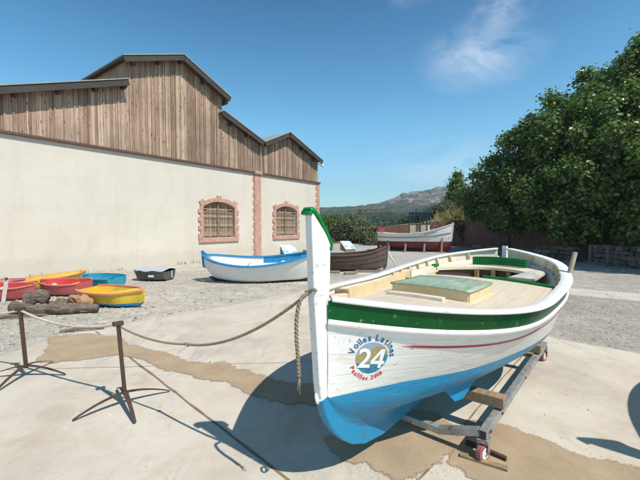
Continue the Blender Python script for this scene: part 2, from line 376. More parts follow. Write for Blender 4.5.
# ------------------------------------------------------------------ mesh helpers
class MB:
    def __init__(s): s.v = []; s.f = []; s.m = []; s.uv = []; s.has_uv = False
    def add(s, vs, fs, mi=0, uvs=None):
        o = len(s.v); s.v += [tuple(p) for p in vs]
        s.f += [tuple(i + o for i in f) for f in fs]; s.m += [mi] * len(fs)
        if uvs: s.uv += list(uvs); s.has_uv = True
        else: s.uv += [(0, 0)] * len(vs)
        return s
    def box(s, c, d, rot=None, mi=0):
        x, y, z = d[0] / 2, d[1] / 2, d[2] / 2
        vs = [Vector(p) for p in ((-x, -y, -z), (x, -y, -z), (x, y, -z), (-x, y, -z), (-x, -y, z), (x, -y, z), (x, y, z), (-x, y, z))]
        if rot is not None: vs = [rot @ p for p in vs]
        vs = [p + Vector(c) for p in vs]
        return s.add(vs, [(3, 2, 1, 0), (4, 5, 6, 7), (0, 1, 5, 4), (1, 2, 6, 5), (2, 3, 7, 6), (3, 0, 4, 7)], mi)
    def beam(s, p0, p1, w, h, up=(0, 0, 1), mi=0, w1=None, h1=None):
        p0, p1 = Vector(p0), Vector(p1); t = (p1 - p0).normalized()
        side = t.cross(Vector(up)).normalized(); n = side.cross(t)
        vs = []
        for p, ww, hh in ((p0, w, h), (p1, w1 or w, h1 or h)):
            for a, b in ((-1, -1), (1, -1), (1, 1), (-1, 1)): vs.append(p + side * a * ww / 2 + n * b * hh / 2)
        return s.add(vs, [(3, 2, 1, 0), (4, 5, 6, 7), (0, 1, 5, 4), (1, 2, 6, 5), (2, 3, 7, 6), (3, 0, 4, 7)], mi)
    def sweep(s, path, sec, up=(0, 0, 1), mi=0, caps=True, scales=None, ups=None):
        path = [Vector(p) for p in path]; n = len(sec); rows = []
        for i, p in enumerate(path):
            a = path[max(0, i - 1)]; b = path[min(len(path) - 1, i + 1)]
            t = (b - a).normalized(); u = Vector(ups[i] if ups else up)
            side = t.cross(u)
            if side.length < 1e-4: side = t.cross(Vector((1, .01, 0)))
            side.normalize(); nn = side.cross(t)
            k = scales[i] if scales else 1
            rows += [p + side * q[0] * k + nn * q[1] * k for q in sec]
        fs = []
        for i in range(len(path) - 1):
            for j in range(n):
                k = (j + 1) % n
                fs.append((i * n + j, i * n + k, (i + 1) * n + k, (i + 1) * n + j))
        if caps: fs += [tuple(range(n - 1, -1, -1)), tuple(range((len(path) - 1) * n, len(path) * n))]
        return s.add(rows, fs, mi)
    def tube(s, path, r, n=8, mi=0, scales=None, up=(0, 0, 1)):
        return s.sweep(path, [(r * math.cos(2 * PI * k / n), r * math.sin(2 * PI * k / n)) for k in range(n)], up, mi, True, scales)
    def rope(s, path, r, pitch=None):
        pts = resample(path, r * .3); pitch = pitch or r * 7
        n = 18; rows = []; L = 0; prev = None
        pts = [Vector(p) for p in pts]
        for i, p in enumerate(pts):
            a = pts[max(0, i - 1)]; b = pts[min(len(pts) - 1, i + 1)]; t = (b - a).normalized()
            if prev is not None: L += (p - prev).length
            prev = p
            side = t.cross(Vector((0.13, .21, 1)))
            if side.length < .05: side = t.cross(Vector((1, .1, 0)))
            side.normalize(); nn = side.cross(t); tw = L / pitch * 2 * PI
            for k in range(n):
                f = 2 * PI * k / n; rr = r * (1 + .26 * math.cos(3 * (f - tw)))
                rows.append(p + side * rr * math.cos(f) + nn * rr * math.sin(f))
        fs = [(i * n + j, i * n + (j + 1) % n, (i + 1) * n + (j + 1) % n, (i + 1) * n + j) for i in range(len(pts) - 1) for j in range(n)]
        fs += [tuple(range(n - 1, -1, -1)), tuple(range((len(pts) - 1) * n, len(pts) * n))]
        return s.add(rows, fs)
    def grid(s, fn, us, vs, mi=0, uvf=None, flip=False):
        P = [fn(u, v) for v in vs for u in us]; w = len(us)
        fs = []
        for j in range(len(vs) - 1):
            for i in range(w - 1):
                q = (j * w + i, j * w + i + 1, (j + 1) * w + i + 1, (j + 1) * w + i)
                fs.append(q[::-1] if flip else q)
        return s.add(P, fs, mi, [uvf(u, v) for v in vs for u in us] if uvf else None)
    def prism(s, poly, axis_pts, mi=0):
        """poly: list of 3-D points; axis_pts: extrusion vector"""
        n = len(poly); e = Vector(axis_pts)
        vs = [Vector(p) for p in poly] + [Vector(p) + e for p in poly]
        fs = [tuple(range(n - 1, -1, -1)), tuple(range(n, 2 * n))] + [(i, (i + 1) % n, (i + 1) % n + n, i + n) for i in range(n)]
        return s.add(vs, fs, mi)
    def disc(s, c, ax, r, n=20, h=.02, mi=0):
        ax = Vector(ax).normalized(); c = Vector(c)
        a = ax.orthogonal().normalized(); b = ax.cross(a)
        poly = [c + a * r * math.cos(2 * PI * k / n) + b * r * math.sin(2 * PI * k / n) - ax * h / 2 for k in range(n)]
        return s.prism(poly, ax * h, mi)
    def torus(s, c, ax, R0, r, n=24, k=8, mi=0):
        ax = Vector(ax).normalized(); c = Vector(c); a = ax.orthogonal().normalized(); b = ax.cross(a)
        vs = []
        for i in range(n):
            f = 2 * PI * i / n; d = a * math.cos(f) + b * math.sin(f)
            for j in range(k):
                g = 2 * PI * j / k
                vs.append(c + d * (R0 + r * math.cos(g)) + ax * r * math.sin(g))
        fs = [(i * k + j, ((i + 1) % n) * k + j, ((i + 1) % n) * k + (j + 1) % k, i * k + (j + 1) % k) for i in range(n) for j in range(k)]
        return s.add(vs, fs, mi)
    def build(s, name, mats, parent=None, smooth=False, bevel=0, angle=None):
        me = bpy.data.meshes.new(name); me.from_pydata(s.v, [], s.f)
        if not isinstance(mats, (list, tuple)): mats = [mats]
        for m in mats: me.materials.append(m)
        me.polygons.foreach_set('material_index', s.m)
        if s.has_uv:
            l = me.uv_layers.new(name='UVMap'); idx = np.empty(len(me.loops), dtype=np.int32); me.loops.foreach_get('vertex_index', idx)
            l.data.foreach_set('uv', np.array(s.uv, dtype=np.float32)[idx].ravel())
        me.polygons.foreach_set('use_smooth', [bool(smooth)] * len(me.polygons))
        bm = bmesh.new(); bm.from_mesh(me); bmesh.ops.recalc_face_normals(bm, faces=bm.faces); bm.to_mesh(me); bm.free()
        if angle: me.set_sharp_from_angle(angle=R(angle))
        me.update()
        o = bpy.data.objects.new(name, me); COL.objects.link(o)
        if parent: o.parent = parent
        if bevel:
            b = o.modifiers.new('bevel', 'BEVEL'); b.width = bevel; b.segments = 2; b.limit_method = 'ANGLE'
        return o

def resample(path, step):
    p = [Vector(q) for q in path]; out = [p[0]]
    for a, b in zip(p, p[1:]):
        n = max(1, int((b - a).length / step))
        for i in range(1, n + 1): out.append(a.lerp(b, i / n))
    return out

def smooth_path(pts, n=8):
    P = [Vector(p) for p in pts]; out = []
    for i in range(len(P) - 1):
        p0 = P[max(0, i - 1)]; p1 = P[i]; p2 = P[i + 1]; p3 = P[min(len(P) - 1, i + 2)]
        for k in range(n):
            t = k / n
            out.append(.5 * ((2 * p1) + (p2 - p0) * t + (2 * p0 - 5 * p1 + 4 * p2 - p3) * t * t + (3 * p1 - p0 - 3 * p2 + p3) * t ** 3))
    out.append(P[-1]); return out

def tag(o, label=None, cat=None, group=None, kind=None):
    if label: o['label'] = label
    if cat: o['category'] = cat
    if group: o['group'] = group
    if kind: o['kind'] = kind
    return o
def empty(name, loc, rz=0):
    o = bpy.data.objects.new(name, None); COL.objects.link(o); o.location = loc; o.rotation_euler = (0, 0, rz)
    o.empty_display_size = .3; return o

def fast_mesh(name, V, F4, mat, parent=None, smooth=False):
    """V (n,3) array, F4 (m,4) int array"""
    me = bpy.data.meshes.new(name); n = len(V); m = len(F4)
    me.vertices.add(n); me.vertices.foreach_set('co', np.asarray(V, np.float32).ravel())
    me.loops.add(m * 4); me.loops.foreach_set('vertex_index', np.asarray(F4, np.int32).ravel())
    me.polygons.add(m); me.polygons.foreach_set('loop_start', np.arange(0, m * 4, 4, dtype=np.int32))
    me.update(calc_edges=True); me.validate()
    me.materials.append(mat)
    me.polygons.foreach_set('use_smooth', [smooth] * len(me.polygons))
    o = bpy.data.objects.new(name, me); COL.objects.link(o)
    if parent: o.parent = parent
    return o

# foliage: leaf quads spread through lobes of a crown
def foliage(lobes, n, size, seed, cluster=9, spread=.28, droop=.25, aspect=.62, shell=.45, zmin=None):
    rg = np.random.default_rng(seed)
    lob = np.array([l[:3] for l in lobes], float); rad = np.array([l[3] for l in lobes], float)
    sq = np.array([l[4] if len(l) > 4 else .85 for l in lobes], float)
    w = rad ** 2; w /= w.sum(); nc = n // cluster
    k = rg.choice(len(lobes), nc, p=w)
    d = rg.normal(size=(nc, 3)); d /= np.linalg.norm(d, axis=1)[:, None]
    rr = rad[k] * (rg.random(nc) ** shell)
    # uneven outline
    bumps = 1 + .16 * np.sin(d[:, 0] * 5.1 + k * 1.7) * np.cos(d[:, 2] * 6.3 + k) + .10 * np.sin(d[:, 1] * 9 + d[:, 2] * 7 + k * 2.1)
    P = lob[k] + d * (rr * bumps)[:, None] * np.stack([np.ones(nc), np.ones(nc), sq[k]], -1)
    c = np.repeat(P, cluster, 0); dd = np.repeat(d, cluster, 0); N = len(c)
    c = c + rg.normal(size=(N, 3)) * spread
    if zmin is not None:
        keep = c[:, 2] > zmin + .25 * rg.normal(size=N); c = c[keep]; dd = dd[keep]; N = len(c)
    nrm = dd * .75 + rg.normal(size=(N, 3)) * .5 + np.array([0, 0, .55]); nrm /= np.linalg.norm(nrm, axis=1)[:, None]
    a = np.cross(nrm, rg.normal(size=(N, 3))); a[:, 2] -= droop; a -= nrm * (a * nrm).sum(1)[:, None]; a /= np.linalg.norm(a, axis=1)[:, None] + 1e-9
    b = np.cross(nrm, a); s = size * (0.6 + .8 * rg.random(N))[:, None]
    V = np.stack([c - a * s * .5, c + b * s * aspect * .5 + nrm * s * .08, c + a * s * .55, c - b * s * aspect * .5 + nrm * s * .08], 1).reshape(-1, 3)
    F = np.arange(N * 4).reshape(-1, 4)
    return V, F  # lobes past the right edge are unseen, added to shade the stone wall

def limb(mb, p0, p1, r0, r1, rnd, wob=.12, n=7):
    p0, p1 = Vector(p0), Vector(p1); L = (p1 - p0).length; pts = []; sc = []
    for i in range(n):
        t = i / (n - 1); q = p0.lerp(p1, t)
        if 0 < i < n - 1: q += Vector((rnd.uniform(-1, 1), rnd.uniform(-1, 1), rnd.uniform(-.5, .5))) * wob * L * .5
        pts.append(q); sc.append((r0 + (r1 - r0) * t) / r0)
    mb.tube(smooth_path(pts, 3), r0, 8, scales=[sc[min(len(sc) - 1, int(i / 3))] for i in range((n - 1) * 3 + 1)], up=(.3, .9, .1))

def clumps(lobes, seed, per):
    """break smooth crown lobes into leafy clumps scattered over their surface"""
    rg = np.random.default_rng(seed); out = []
    for l in lobes:
        x, y, z, r = l[:4]; n = int(per * (r / 2.2) ** 2)
        for _ in range(n):
            d = rg.normal(size=3); d /= np.linalg.norm(d); k = r * (.72 + .34 * rg.random())
            out.append((x + d[0] * k, y + d[1] * k, z + d[2] * k * .9, rg.uniform(.38, .80)))
        out.append((x, y, z, r * .78))
    return out
def tree(name, label, cat, loc, lobes, n, leaf, mat, seed, trunk_r=.15, group=None, cluster=9, spread=.28, shell=.45, trunk_h=None, zmin=None, droop=.25, limbs=None, aspect=.62):
    root = empty(name, loc); tag(root, label, cat, group)
    V, F = foliage(lobes, n, leaf, seed, cluster, spread, shell=shell, zmin=zmin, droop=droop, aspect=aspect)
    fast_mesh('crown', V, F, mat, root)
    rnd = random.Random(seed); mb = MB()
    zc = trunk_h or min(l[2] for l in lobes)
    base = Vector((0, 0, -.1)); top = Vector((rnd.uniform(-.1, .1), rnd.uniform(-.1, .1), zc))
    limb(mb, base, top, trunk_r, trunk_r * .7, rnd, .05)
    for l in (lobes if not limbs else [q for q in lobes if q[3] > 1.0][:limbs]): limb(mb, top.lerp(base, rnd.uniform(0, .4)), Vector(l[:3]) + Vector((0, 0, l[3] * .3)), trunk_r * .55, trunk_r * .12, rnd, .15)
    mb.build('trunk', M['bark'], root, True)
    return root

# ------------------------------------------------------------------ interpolation for hull lines
def interp(xs, ys):
    xs = list(xs); ys = list(ys); n = len(xs); m = []
    for i in range(n):
        if i == 0: m.append((ys[1] - ys[0]) / (xs[1] - xs[0]))
        elif i == n - 1: m.append((ys[-1] - ys[-2]) / (xs[-1] - xs[-2]))
        else: m.append(((ys[i + 1] - ys[i]) / (xs[i + 1] - xs[i]) + (ys[i] - ys[i - 1]) / (xs[i] - xs[i - 1])) / 2)
    def f(x):
        x = min(max(x, xs[0]), xs[-1]); i = 0
        while i < n - 2 and x > xs[i + 1]: i += 1
        h = xs[i + 1] - xs[i]; s = (x - xs[i]) / h
        return (2 * s ** 3 - 3 * s ** 2 + 1) * ys[i] + (s ** 3 - 2 * s * s + s) * h * m[i] + (-2 * s ** 3 + 3 * s * s) * ys[i + 1] + (s ** 3 - s * s) * h * m[i + 1]
    return f

class Hull:
    """x runs from bow (0) to stern (L); side +1 is -y (towards the photograph's camera), z up"""
    def __init__(s, L, zs, B, Bw, zw, zr, bk=.02, hollow=False):
        s.hollow = hollow
        s.L = L; s.zs = zs; s.B = B; s.Bw = Bw; s.zw = zw if callable(zw) else (lambda t: zw); s.zr = zr; s.bk = bk
    def sec(s, t, v):
        zr, zw, zs = s.zr(t), s.zw(t), s.zs(t); Bs = max(s.B(t), s.bk); Bw = max(min(s.Bw(t), Bs), s.bk); bk = s.bk
        zr = min(zr, zs - .05); zw = min(max(zw, zr + .02), zs - .03)
        hl = zw - zr; hu = zs - zw
        tx, tz = (Bs - Bw) / hu, 1.0
        k = 1 / math.hypot(tx, tz); tx *= k; tz *= k
        if v <= .5:
            u = v / .5
            hol = s.hollow
            c0 = (bk, zr); c1 = (bk + (Bw - bk) * .62, zr + hl * .10); ln = math.hypot(Bw - bk, hl) * .42
            c2 = (Bw - tx * ln * .7, zw - tz * min(ln, hl * .8)); c3 = (Bw, zw)
            if hol: c1 = (bk + (Bw - bk) * .14, zr + hl * .44); c2 = (bk + (Bw - bk) * .90, zw - hl * .60)
        else:
            u = (v - .5) / .5
            c0 = (Bw, zw); c1 = (Bw + tx * hu * .36 + .02 * hu, zw + tz * hu * .33); c2 = (Bs - tx * hu * .2, zs - hu * .33); c3 = (Bs, zs)
        a = (1 - u) ** 3; b = 3 * u * (1 - u) ** 2; c = 3 * u * u * (1 - u); d = u ** 3
        return max(bk, a * c0[0] + b * c1[0] + c * c2[0] + d * c3[0]), a * c0[1] + b * c1[1] + c * c2[1] + d * c3[1]
    def pt(s, t, v, side, off=0.0):
        b, z = s.sec(t, v)
        if off:
            e = .01
            b1, z1 = s.sec(t, min(1, v + e)); b0, z0 = s.sec(t, max(0, v - e))
            dz = Vector((0, b1 - b0, z1 - z0))
            bt1, zt1 = s.sec(min(s.L, t + .02), v); bt0, zt0 = s.sec(max(0, t - .02), v)
            dx = Vector((min(s.L, t + .02) - max(0, t - .02), bt1 - bt0, zt1 - zt0))
            n = dz.cross(dx); n = n.normalized() if n.length > 1e-9 else Vector((0, 1, 0))
            if n.y < 0: n = -n
            return Vector((t + n.x * off, -side * max(.003, b + n.y * off), z + n.z * off))
        return Vector((t, -side * b, z))
    def v_at_z(s, t, z):
        lo, hi = 0., 1.
        for _ in range(30):
            md = (lo + hi) / 2
            if s.sec(t, md)[1] < z: lo = md
            else: hi = md
        return (lo + hi) / 2

def stations(L, n=40, e=.02):
    return [e + (L - 2 * e) * (.5 - .5 * math.cos(PI * i / (n - 1))) for i in range(n)]

# ================================================================== SETTING
def ground_sheet(name, poly, z, mat, jit=0.0, step=.25, seed=0, smooth_edge=True, label=None, kind='structure', skirt=None, cover=False):
    rnd = random.Random(seed); pts = []
    n = len(poly)
    for i in range(n):
        a = Vector((*poly[i], 0)); b = Vector((*poly[(i + 1) % n], 0)); k = max(1, int((b - a).length / step))
        for j in range(k):
            q = a.lerp(b, j / k)
            if jit:
                q.x += jit * noise.noise((q.x * 2.3 + seed, q.y * 2.3, 1.1)) * 1.6 + jit * .5 * noise.noise((q.x * 9 + seed, q.y * 9, 4.1))
                q.y += jit * noise.noise((q.x * 2.3 + seed, q.y * 2.3, 7.7)) * 1.6 + jit * .5 * noise.noise((q.x * 9 + seed, q.y * 9, 8.1))
            pts.append((q.x, q.y))
    n_ = len(pts)
    cv_, _, cf_, _, _, _ = geometry.delaunay_2d_cdt([Vector(q) for q in pts], [(i, (i + 1) % n_) for i in range(n_)], [], 1, 1e-5)
    bm = bmesh.new(); vs = [bm.verts.new((q.x, q.y, z)) for q in cv_]
    for t_ in cf_:
        f = bm.faces.new([vs[i] for i in t_]); f.normal_update()
        if f.normal.z < 0: f.normal_flip()
    m = len(pts)
    if skirt:
        area = sum(pts[i][0] * pts[(i + 1) % m][1] - pts[(i + 1) % m][0] * pts[i][1] for i in range(m)); sg = 1 if area > 0 else -1
        low = []
        for i in range(m):
            a, b = pts[i - 1], pts[(i + 1) % m]; d = Vector((b[0] - a[0], b[1] - a[1])); d = d.normalized() if d.length else Vector((1, 0))
            low.append(bm.verts.new((pts[i][0] + sg * d.y * skirt[0], pts[i][1] - sg * d.x * skirt[0], skirt[1])))
        ring_ = [bm.verts.new((q[0], q[1], z)) for q in pts]
        for i in range(m):
            f = bm.faces.new((ring_[i], low[i], low[(i + 1) % m], ring_[(i + 1) % m])); f.normal_update()
            if f.normal.z < 0: f.normal_flip()
    me = bpy.data.meshes.new(name); bm.to_mesh(me); bm.free(); me.materials.append(mat)
    if cover:
        at = me.attributes.new('cover', 'FLOAT', 'POINT')
        at.data.foreach_set('value', [1.0 if v.co.z > z - .001 else 0.0 for v in me.vertices])
    o = bpy.data.objects.new(name, me); COL.objects.link(o); o['kind'] = kind
    if label: o['label'] = label
    return o

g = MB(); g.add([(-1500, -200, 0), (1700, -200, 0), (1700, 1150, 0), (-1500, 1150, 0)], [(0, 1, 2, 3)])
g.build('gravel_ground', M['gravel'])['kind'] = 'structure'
ground_sheet('yard', [(-1.0, 15.5), (3.0, 13.6), (9.6, 13.6), (10.8, 17.5), (9.5, 22), (11, 27.5), (10, 34), (2, 34.5), (-8, 36), (-30, 40), (-30, 33), (1.2, 25.4)], .004, M['yard'], .12, .5, 3, skirt=(.05, -.006))
ground_sheet('verge', [(-6, 35.0), (1.5, 33.4), (6.5, 33), (11, 30.5), (30, 60), (-30, 60), (-30, 41)], .012, M['verge'], .2, .8, 5, skirt=(.05, -.006))
ground_sheet('concrete_path', [(1.3, 13.4), (6.0, 9.85), (11.8, 5.5), (11.2, 4.7), (5.4, 9.05), (.7, 12.5)], .0085, M['concrete'], .03, .3, 8, skirt=(.04, -.006))
SL = [(-.30, 9.2), (-1.4, 7.85), (-2.3, 6.85), (-3.25, 5.9), (-3.75, 5.38), (-3.97, 4.84), (-4.05, 4.3), (-4.6, 2.0), (-6, -4), (10, -4), (7.3, 1.15), (4.1, 4.5), (3.45, 5.19)]
ground_sheet('concrete_slab', SL, .006, M['concrete'], .035, .12, 2, skirt=(.03, -.01))
# joints between the pours: shallow dark strips on the slab
def joint(a, b, w, name='slab_joint', mat=None):
    a, b = Vector((*a, 0)), Vector((*b, 0)); n = (b - a).normalized().cross(Vector((0, 0, 1)))
    mb = MB(); L = (b - a).length; k = int(L / .08); top = []; bot = []
    for i in range(k + 1):
        p = a.lerp(b, i / k); ww = w * (.55 + .9 * abs(noise.noise((p.x * 5, p.y * 5, 2)))) / 2
        c = n * .012 * noise.noise((p.x * 3, p.y * 3, 9))
        top.append(p + c + n * ww + Vector((0, 0, .0085))); bot.append(p + c - n * ww + Vector((0, 0, .0085)))
    mb.add(top + bot, [(i, i + 1, k + 2 + i, k + 1 + i) for i in range(k)])
    mb.build(name, mat or M['jointmat'])['kind'] = 'structure'
M['jointmat'] = pmat('joint_filler', (.25, .175, .10), (.17, .125, .08), 8, .9, .3, 60)
joint((-3.5, 5.5), (.6, 1.45), .030)
joint((.0, 1.5), (4.2, 6.35), .018)
joint((-3.6, 4.0), (-.1, 4.25), .010)
# drifted sand on the slab
S1 = [(-3.92, 5.2), (-3.62, 5.30), (-3.38, 5.32), (-3.05, 5.18), (-2.67, 4.84), (-2.22, 4.55), (-1.79, 4.31), (-1.36, 4.07), (-1.2, 4.16), (-.98, 4.02), (-.75, 3.85), (-.3, 3.6), (.05, 3.45), (.08, 3.2), (-.3, 3.3), (-.62, 3.48), (-.95, 3.75), (-1.3, 3.85), (-1.75, 4.08), (-2.2, 4.4), (-2.55, 4.55), (-2.73, 4.5), (-2.92, 4.38), (-3.22, 4.27), (-3.42, 4.36), (-3.58, 4.6)]
S2 = [(.1, 2.65), (.35, 2.95), (.6, 3.05), (1.0, 3.1), (1.08, 2.85), (.98, 2.6), (.80, 2.45), (.68, 2.36), (.50, 2.28), (.34, 2.4), (.2, 2.45)]
S3 = [(1.06, 2.62), (1.16, 2.72), (1.28, 2.85), (1.5, 2.78), (1.7, 2.60), (1.88, 2.44), (2.1, 2.28), (2.5, 2.1), (3.0, 2.0), (2.6, 1.7), (1.8, 1.75), (1.45, 1.98), (1.25, 2.12), (1.15, 2.24), (1.02, 2.32), (.98, 2.45)]
for i, (S, lab) in enumerate(((S1, 'long tongue of brown sand drifted across the slab toward the bow'), (S2, 'patch of brown sand under the bow of the white boat'), (S3, 'patch of brown sand on the slab beside the trolley wheel'))):
    o = ground_sheet('sand', S, .0125, M['sand'], .055, .04, 11 + i, kind='stuff', skirt=(.15, .0098), cover=True); o['label'] = lab

# loose stones on the gravel and chips on the slab (stuff)
def stones(name, n, region, smin, smax, mat, seed, z0, label, kind='stuff'):
    rg = np.random.default_rng(seed); pts = []
    while len(pts) < n:
        x, y = region(rg)
        if x is not None: pts.append((x, y))
    P = np.array(pts); s = smin + (smax - smin) * rg.random(n) ** 3
    base = np.array([(-1, -1, 0), (1, -1, 0), (1, 1, 0), (-1, 1, 0), (-.6, -.6, .8), (.6, -.6, .8), (.6, .6, .8), (-.6, .6, .8)], float)
    V = base[None] * (1 + .35 * rg.normal(size=(n, 8, 3))) * s[:, None, None] * np.stack([np.ones(n), .5 + .5 * rg.random(n), .35 + .4 * rg.random(n)], -1)[:, None]
    a = rg.random(n) * 6.28; c, sn = np.cos(a)[:, None], np.sin(a)[:, None]
    X = V[..., 0] * c - V[..., 1] * sn + P[:, :1]; Y = V[..., 0] * sn + V[..., 1] * c + P[:, 1:]
    V = np.stack([X, Y, V[..., 2] + z0], -1).reshape(-1, 3)
    fq = np.array([(4, 5, 6, 7), (0, 1, 5, 4), (1, 2, 6, 5), (2, 3, 7, 6), (3, 0, 4, 7)])
    F = (np.arange(n)[:, None, None] * 8 + fq[None]).reshape(-1, 4)
    o = fast_mesh(name, V, F, mat); o['kind'] = kind; o['label'] = label; return o
M['pebble'] = pmat('pebble', (.43, .39, .335), (.32, .29, .25), 9, .9, .2, 60, island=.45)
M['chip'] = pmat('pale_chip', (.60, .56, .50), (.48, .44, .38), 9, .9, island=.3)
def reg_gravel(rg):
    y = 4.6 + 8.5 * rg.random() ** 1.3; x = rg.uniform(-1.05 * y, -.02 * y)
    # left of the slab edge, right of the building wall
    if (x + 3.25) * .76 - (y - 5.9) * .65 > -.1 and y > 4.9: return None, None
    if (x + 9.61) * -.803 + (y - 10.63) * .596 > -.1: return None, None
    if y < 4.9 and x > -4.15: return None, None
    return x, y
stones('pebbles', 5200, reg_gravel, .006, .036, M['pebble'], 4, 0, 'loose grey pebbles lying over the gravel')
def reg_right(rg):
    y = rg.uniform(4.6, 9.5); x = rg.uniform(.45 * y, 1.1 * y)
    if (x - 3.45) * .735 + (y - 5.19) * .68 < .08: return None, None
    return x, y
stones('pebbles', 2600, reg_right, .006, .022, M['pebble'], 5, 0, 'fine grey stones strewn over the gravel right of the boat')
M['sandgrain'] = pmat('sand_clump', (.46, .36, .255), (.40, .30, .20), 9, .95, island=.2)
for si, S in enumerate((S1, S2, S3)):
    edge = resample([(x, y, 0) for x, y in S + S[:1]], .02)
    def reg_edge(rg):
        p = edge[rg.integers(0, len(edge))]; r = .05 + abs(rg.normal()) * .06; a = rg.random() * 6.28
        return p.x + r * math.cos(a), p.y + r * math.sin(a)
    stones('sand_crumbs', (1500, 700, 1000)[si], reg_edge, .001, .0065, M['sandgrain'], 20 + si, .006, 'fine crumbs of sand fraying out around the sand patch')
def reg_slab(rg):
    y = rg.uniform(2.1, 5.2); x = rg.uniform(-.8 * y, .9 * y)
    if x < -3.7 or (x - 3.45) * .735 + (y - 5.19) * .68 > -.1: return None, None
    return x, y
stones('stone_chips', 420, reg_slab, .003, .012, M['chip'], 6, .006, 'small pale chips and crumbs scattered on the concrete slab')

# ------------------------------------------------------------------ hills
def build_hills():
    A = interp([-1.3, -.6, -.2, .0, .07, .118, .168, .211, .253, .295, .337, .379, .45, .6, .8, 1.1, 1.6], [30, 34, 36, 37, 40, 42, 43, 54, 63, 69, 76, 82, 90, 98, 90, 70, 60])
    Bf = interp([-1.3, -.3, .0, .07, .12, .17, .20, .26, .33, .42, .6, 1.0, 1.6], [9, 10, 10, 12.5, 14.5, 15, 14.0, 10, 9, 11, 13, 12, 10])
    ts = [(-1.2 + 2.6 * i / 300) for i in range(301)]; ys = [62 + 10 * i for i in range(14)] + [200 + 9 * i for i in range(68)] + [820 + 40 * i for i in range(8)]
    V = []; F = []; rk = []
    for y in ys:
        for t in ts:
            x = t * y
            a = A(t) * max(0, min(1, (y - 430) / 300)) ** 1.2
            if y > 740: a *= max(.1, 1 - (y - 740) / 700)
            b = Bf(t) * math.exp(-((y - 340) / 95) ** 2)
            n = noise.fractal(Vector((x * .012, y * .012, 3.3)), 1.0, 2.1, 6)
            rid = abs(noise.fractal(Vector((x * .02, y * .02, 9.3)), 1.0, 2.1, 5))
            ramp_in = max(0, min(1, (y - 75) / 120))
            z = a * (1 + .06 * n) + b * (1 + .12 * n) + n * 1.6 * ramp_in * (1 + a * .045) + rid * a * .20 - .35 + ramp_in * .6
            z = max(z, -.5); V.append((x, y, z)); rk.append(.22 * max(0, min(1, (a - 10) / 35)) - .12)
    w = len(ts)
    for j in range(len(ys) - 1):
        for i in range(w - 1): F.append((j * w + i, j * w + i + 1, (j + 1) * w + i + 1, (j + 1) * w + i))
    o = fast_mesh('hills', np.array(V), np.array(F), M['hill'], smooth=True); o['kind'] = 'structure'
    at = o.data.attributes.new('rock', 'FLOAT', 'POINT'); at.data.foreach_set('value', np.array(rk, np.float32))
    # scattered maquis and woods on the lower slope
    rg = np.random.default_rng(8); P = []
    while len(P) < 2600:
        y = rg.uniform(110, 560); t = rg.uniform(-.05, .75)
        if noise.noise((t * 22, y * .02, 1.3)) < (-.25 if y < 300 else .05): continue
        iy = min(range(len(ys)), key=lambda i: abs(ys[i] - y)); it = int((t + 1.2) / 2.6 * 300)
        z = V[iy * w + it][2]; P.append((t * y, y, z, (1.0 + 1.6 * rg.random()) * (1.15 if y < 260 else .8)))
    lobes = [(p[0], p[1], p[2] + p[3] * .5, p[3], .8) for p in P]
    V2, F2 = foliage(lobes, 2600 * 16, .95, 5, cluster=4, spread=.35, shell=.4)
    o = fast_mesh('hillside_scrub', V2, F2, M['pine']); o['kind'] = 'stuff'; o['label'] = 'dark scrub and far-off woods dotted over the hillside'
build_hills()
hh = empty('hillside_house', (46, 336, 14.2), .2); tag(hh, 'tiny long low house on the ridge of the far green hill', 'house')
mb = MB(); mb.box((0, 0, .9), (17, 6, 3.2)); mb.build('wall', M['wallred'], hh)
mb = MB(); mb.prism([(-9, -3.4, 2.5), (-9, 3.4, 2.5), (-9, 0, 3.5)], (18, 0, 0)); mb.build('roof', M['darktimber'], hh)

# ================================================================== BOATHOUSE BUILDING
bl = empty('boathouse', (-9.61, 10.63, 0), math.atan2(.80269, .59639))
tag(bl, 'long cream boathouse with weathered timber upper wall, stepped gables and brick framed windows', 'building')
S0, S1x, HW, DEP = -2.6, 16.0, 4.45, 11.0
wins = [(7.12, 8.92), (11.90, 13.70)]
SILL, SPR, CROWN = 1.10, 2.56, 2.80
def arch_z(s, a, b):
    c = (a + b) / 2; h = (b - a) / 2; rise = CROWN - SPR; Rr = (h * h + rise * rise) / (2 * rise)
    return CROWN - Rr + math.sqrt(max(0, Rr * Rr - (s - c) ** 2))
mb = MB()
def wall_quad(a, b, z0, z1): mb.add([(a, 0, z0), (b, 0, z0), (b, 0, z1), (a, 0, z1)], [(0, 1, 2, 3)])
cuts = [S0] + [x for w in wins for x in w] + [S1x]
for i in range(0, len(cuts), 2): wall_quad(cuts[i], cuts[i + 1], -.2, HW)
for a, b in wins:
    wall_quad(a, b, -.2, SILL)
    n = 14
    for k in range(n):
        s0 = a + (b - a) * k / n; s1 = a + (b - a) * (k + 1) / n
        mb.add([(s0, 0, arch_z(s0, a, b)), (s1, 0, arch_z(s1, a, b)), (s1, 0, HW), (s0, 0, HW)], [(0, 1, 2, 3)])
        mb.add([(s0, 0, arch_z(s0, a, b)), (s1, 0, arch_z(s1, a, b)), (s1, .25, arch_z(s1, a, b)), (s0, .25, arch_z(s0, a, b))], [(0, 1, 2, 3)])
    for s in (a, b): mb.add([(s, 0, SILL), (s, .25, SILL), (s, .25, SPR), (s, 0, SPR)], [(0, 1, 2, 3)])
    mb.add([(a, 0, SILL), (b, 0, SILL), (b, .25, SILL), (a, .25, SILL)], [(0, 1, 2, 3)])
    mb.add([(a - .1, .25, SILL - .1), (b + .1, .25, SILL - .1), (b + .1, .25, CROWN + .1), (a - .1, .25, CROWN + .1)], [(0, 1, 2, 3)])
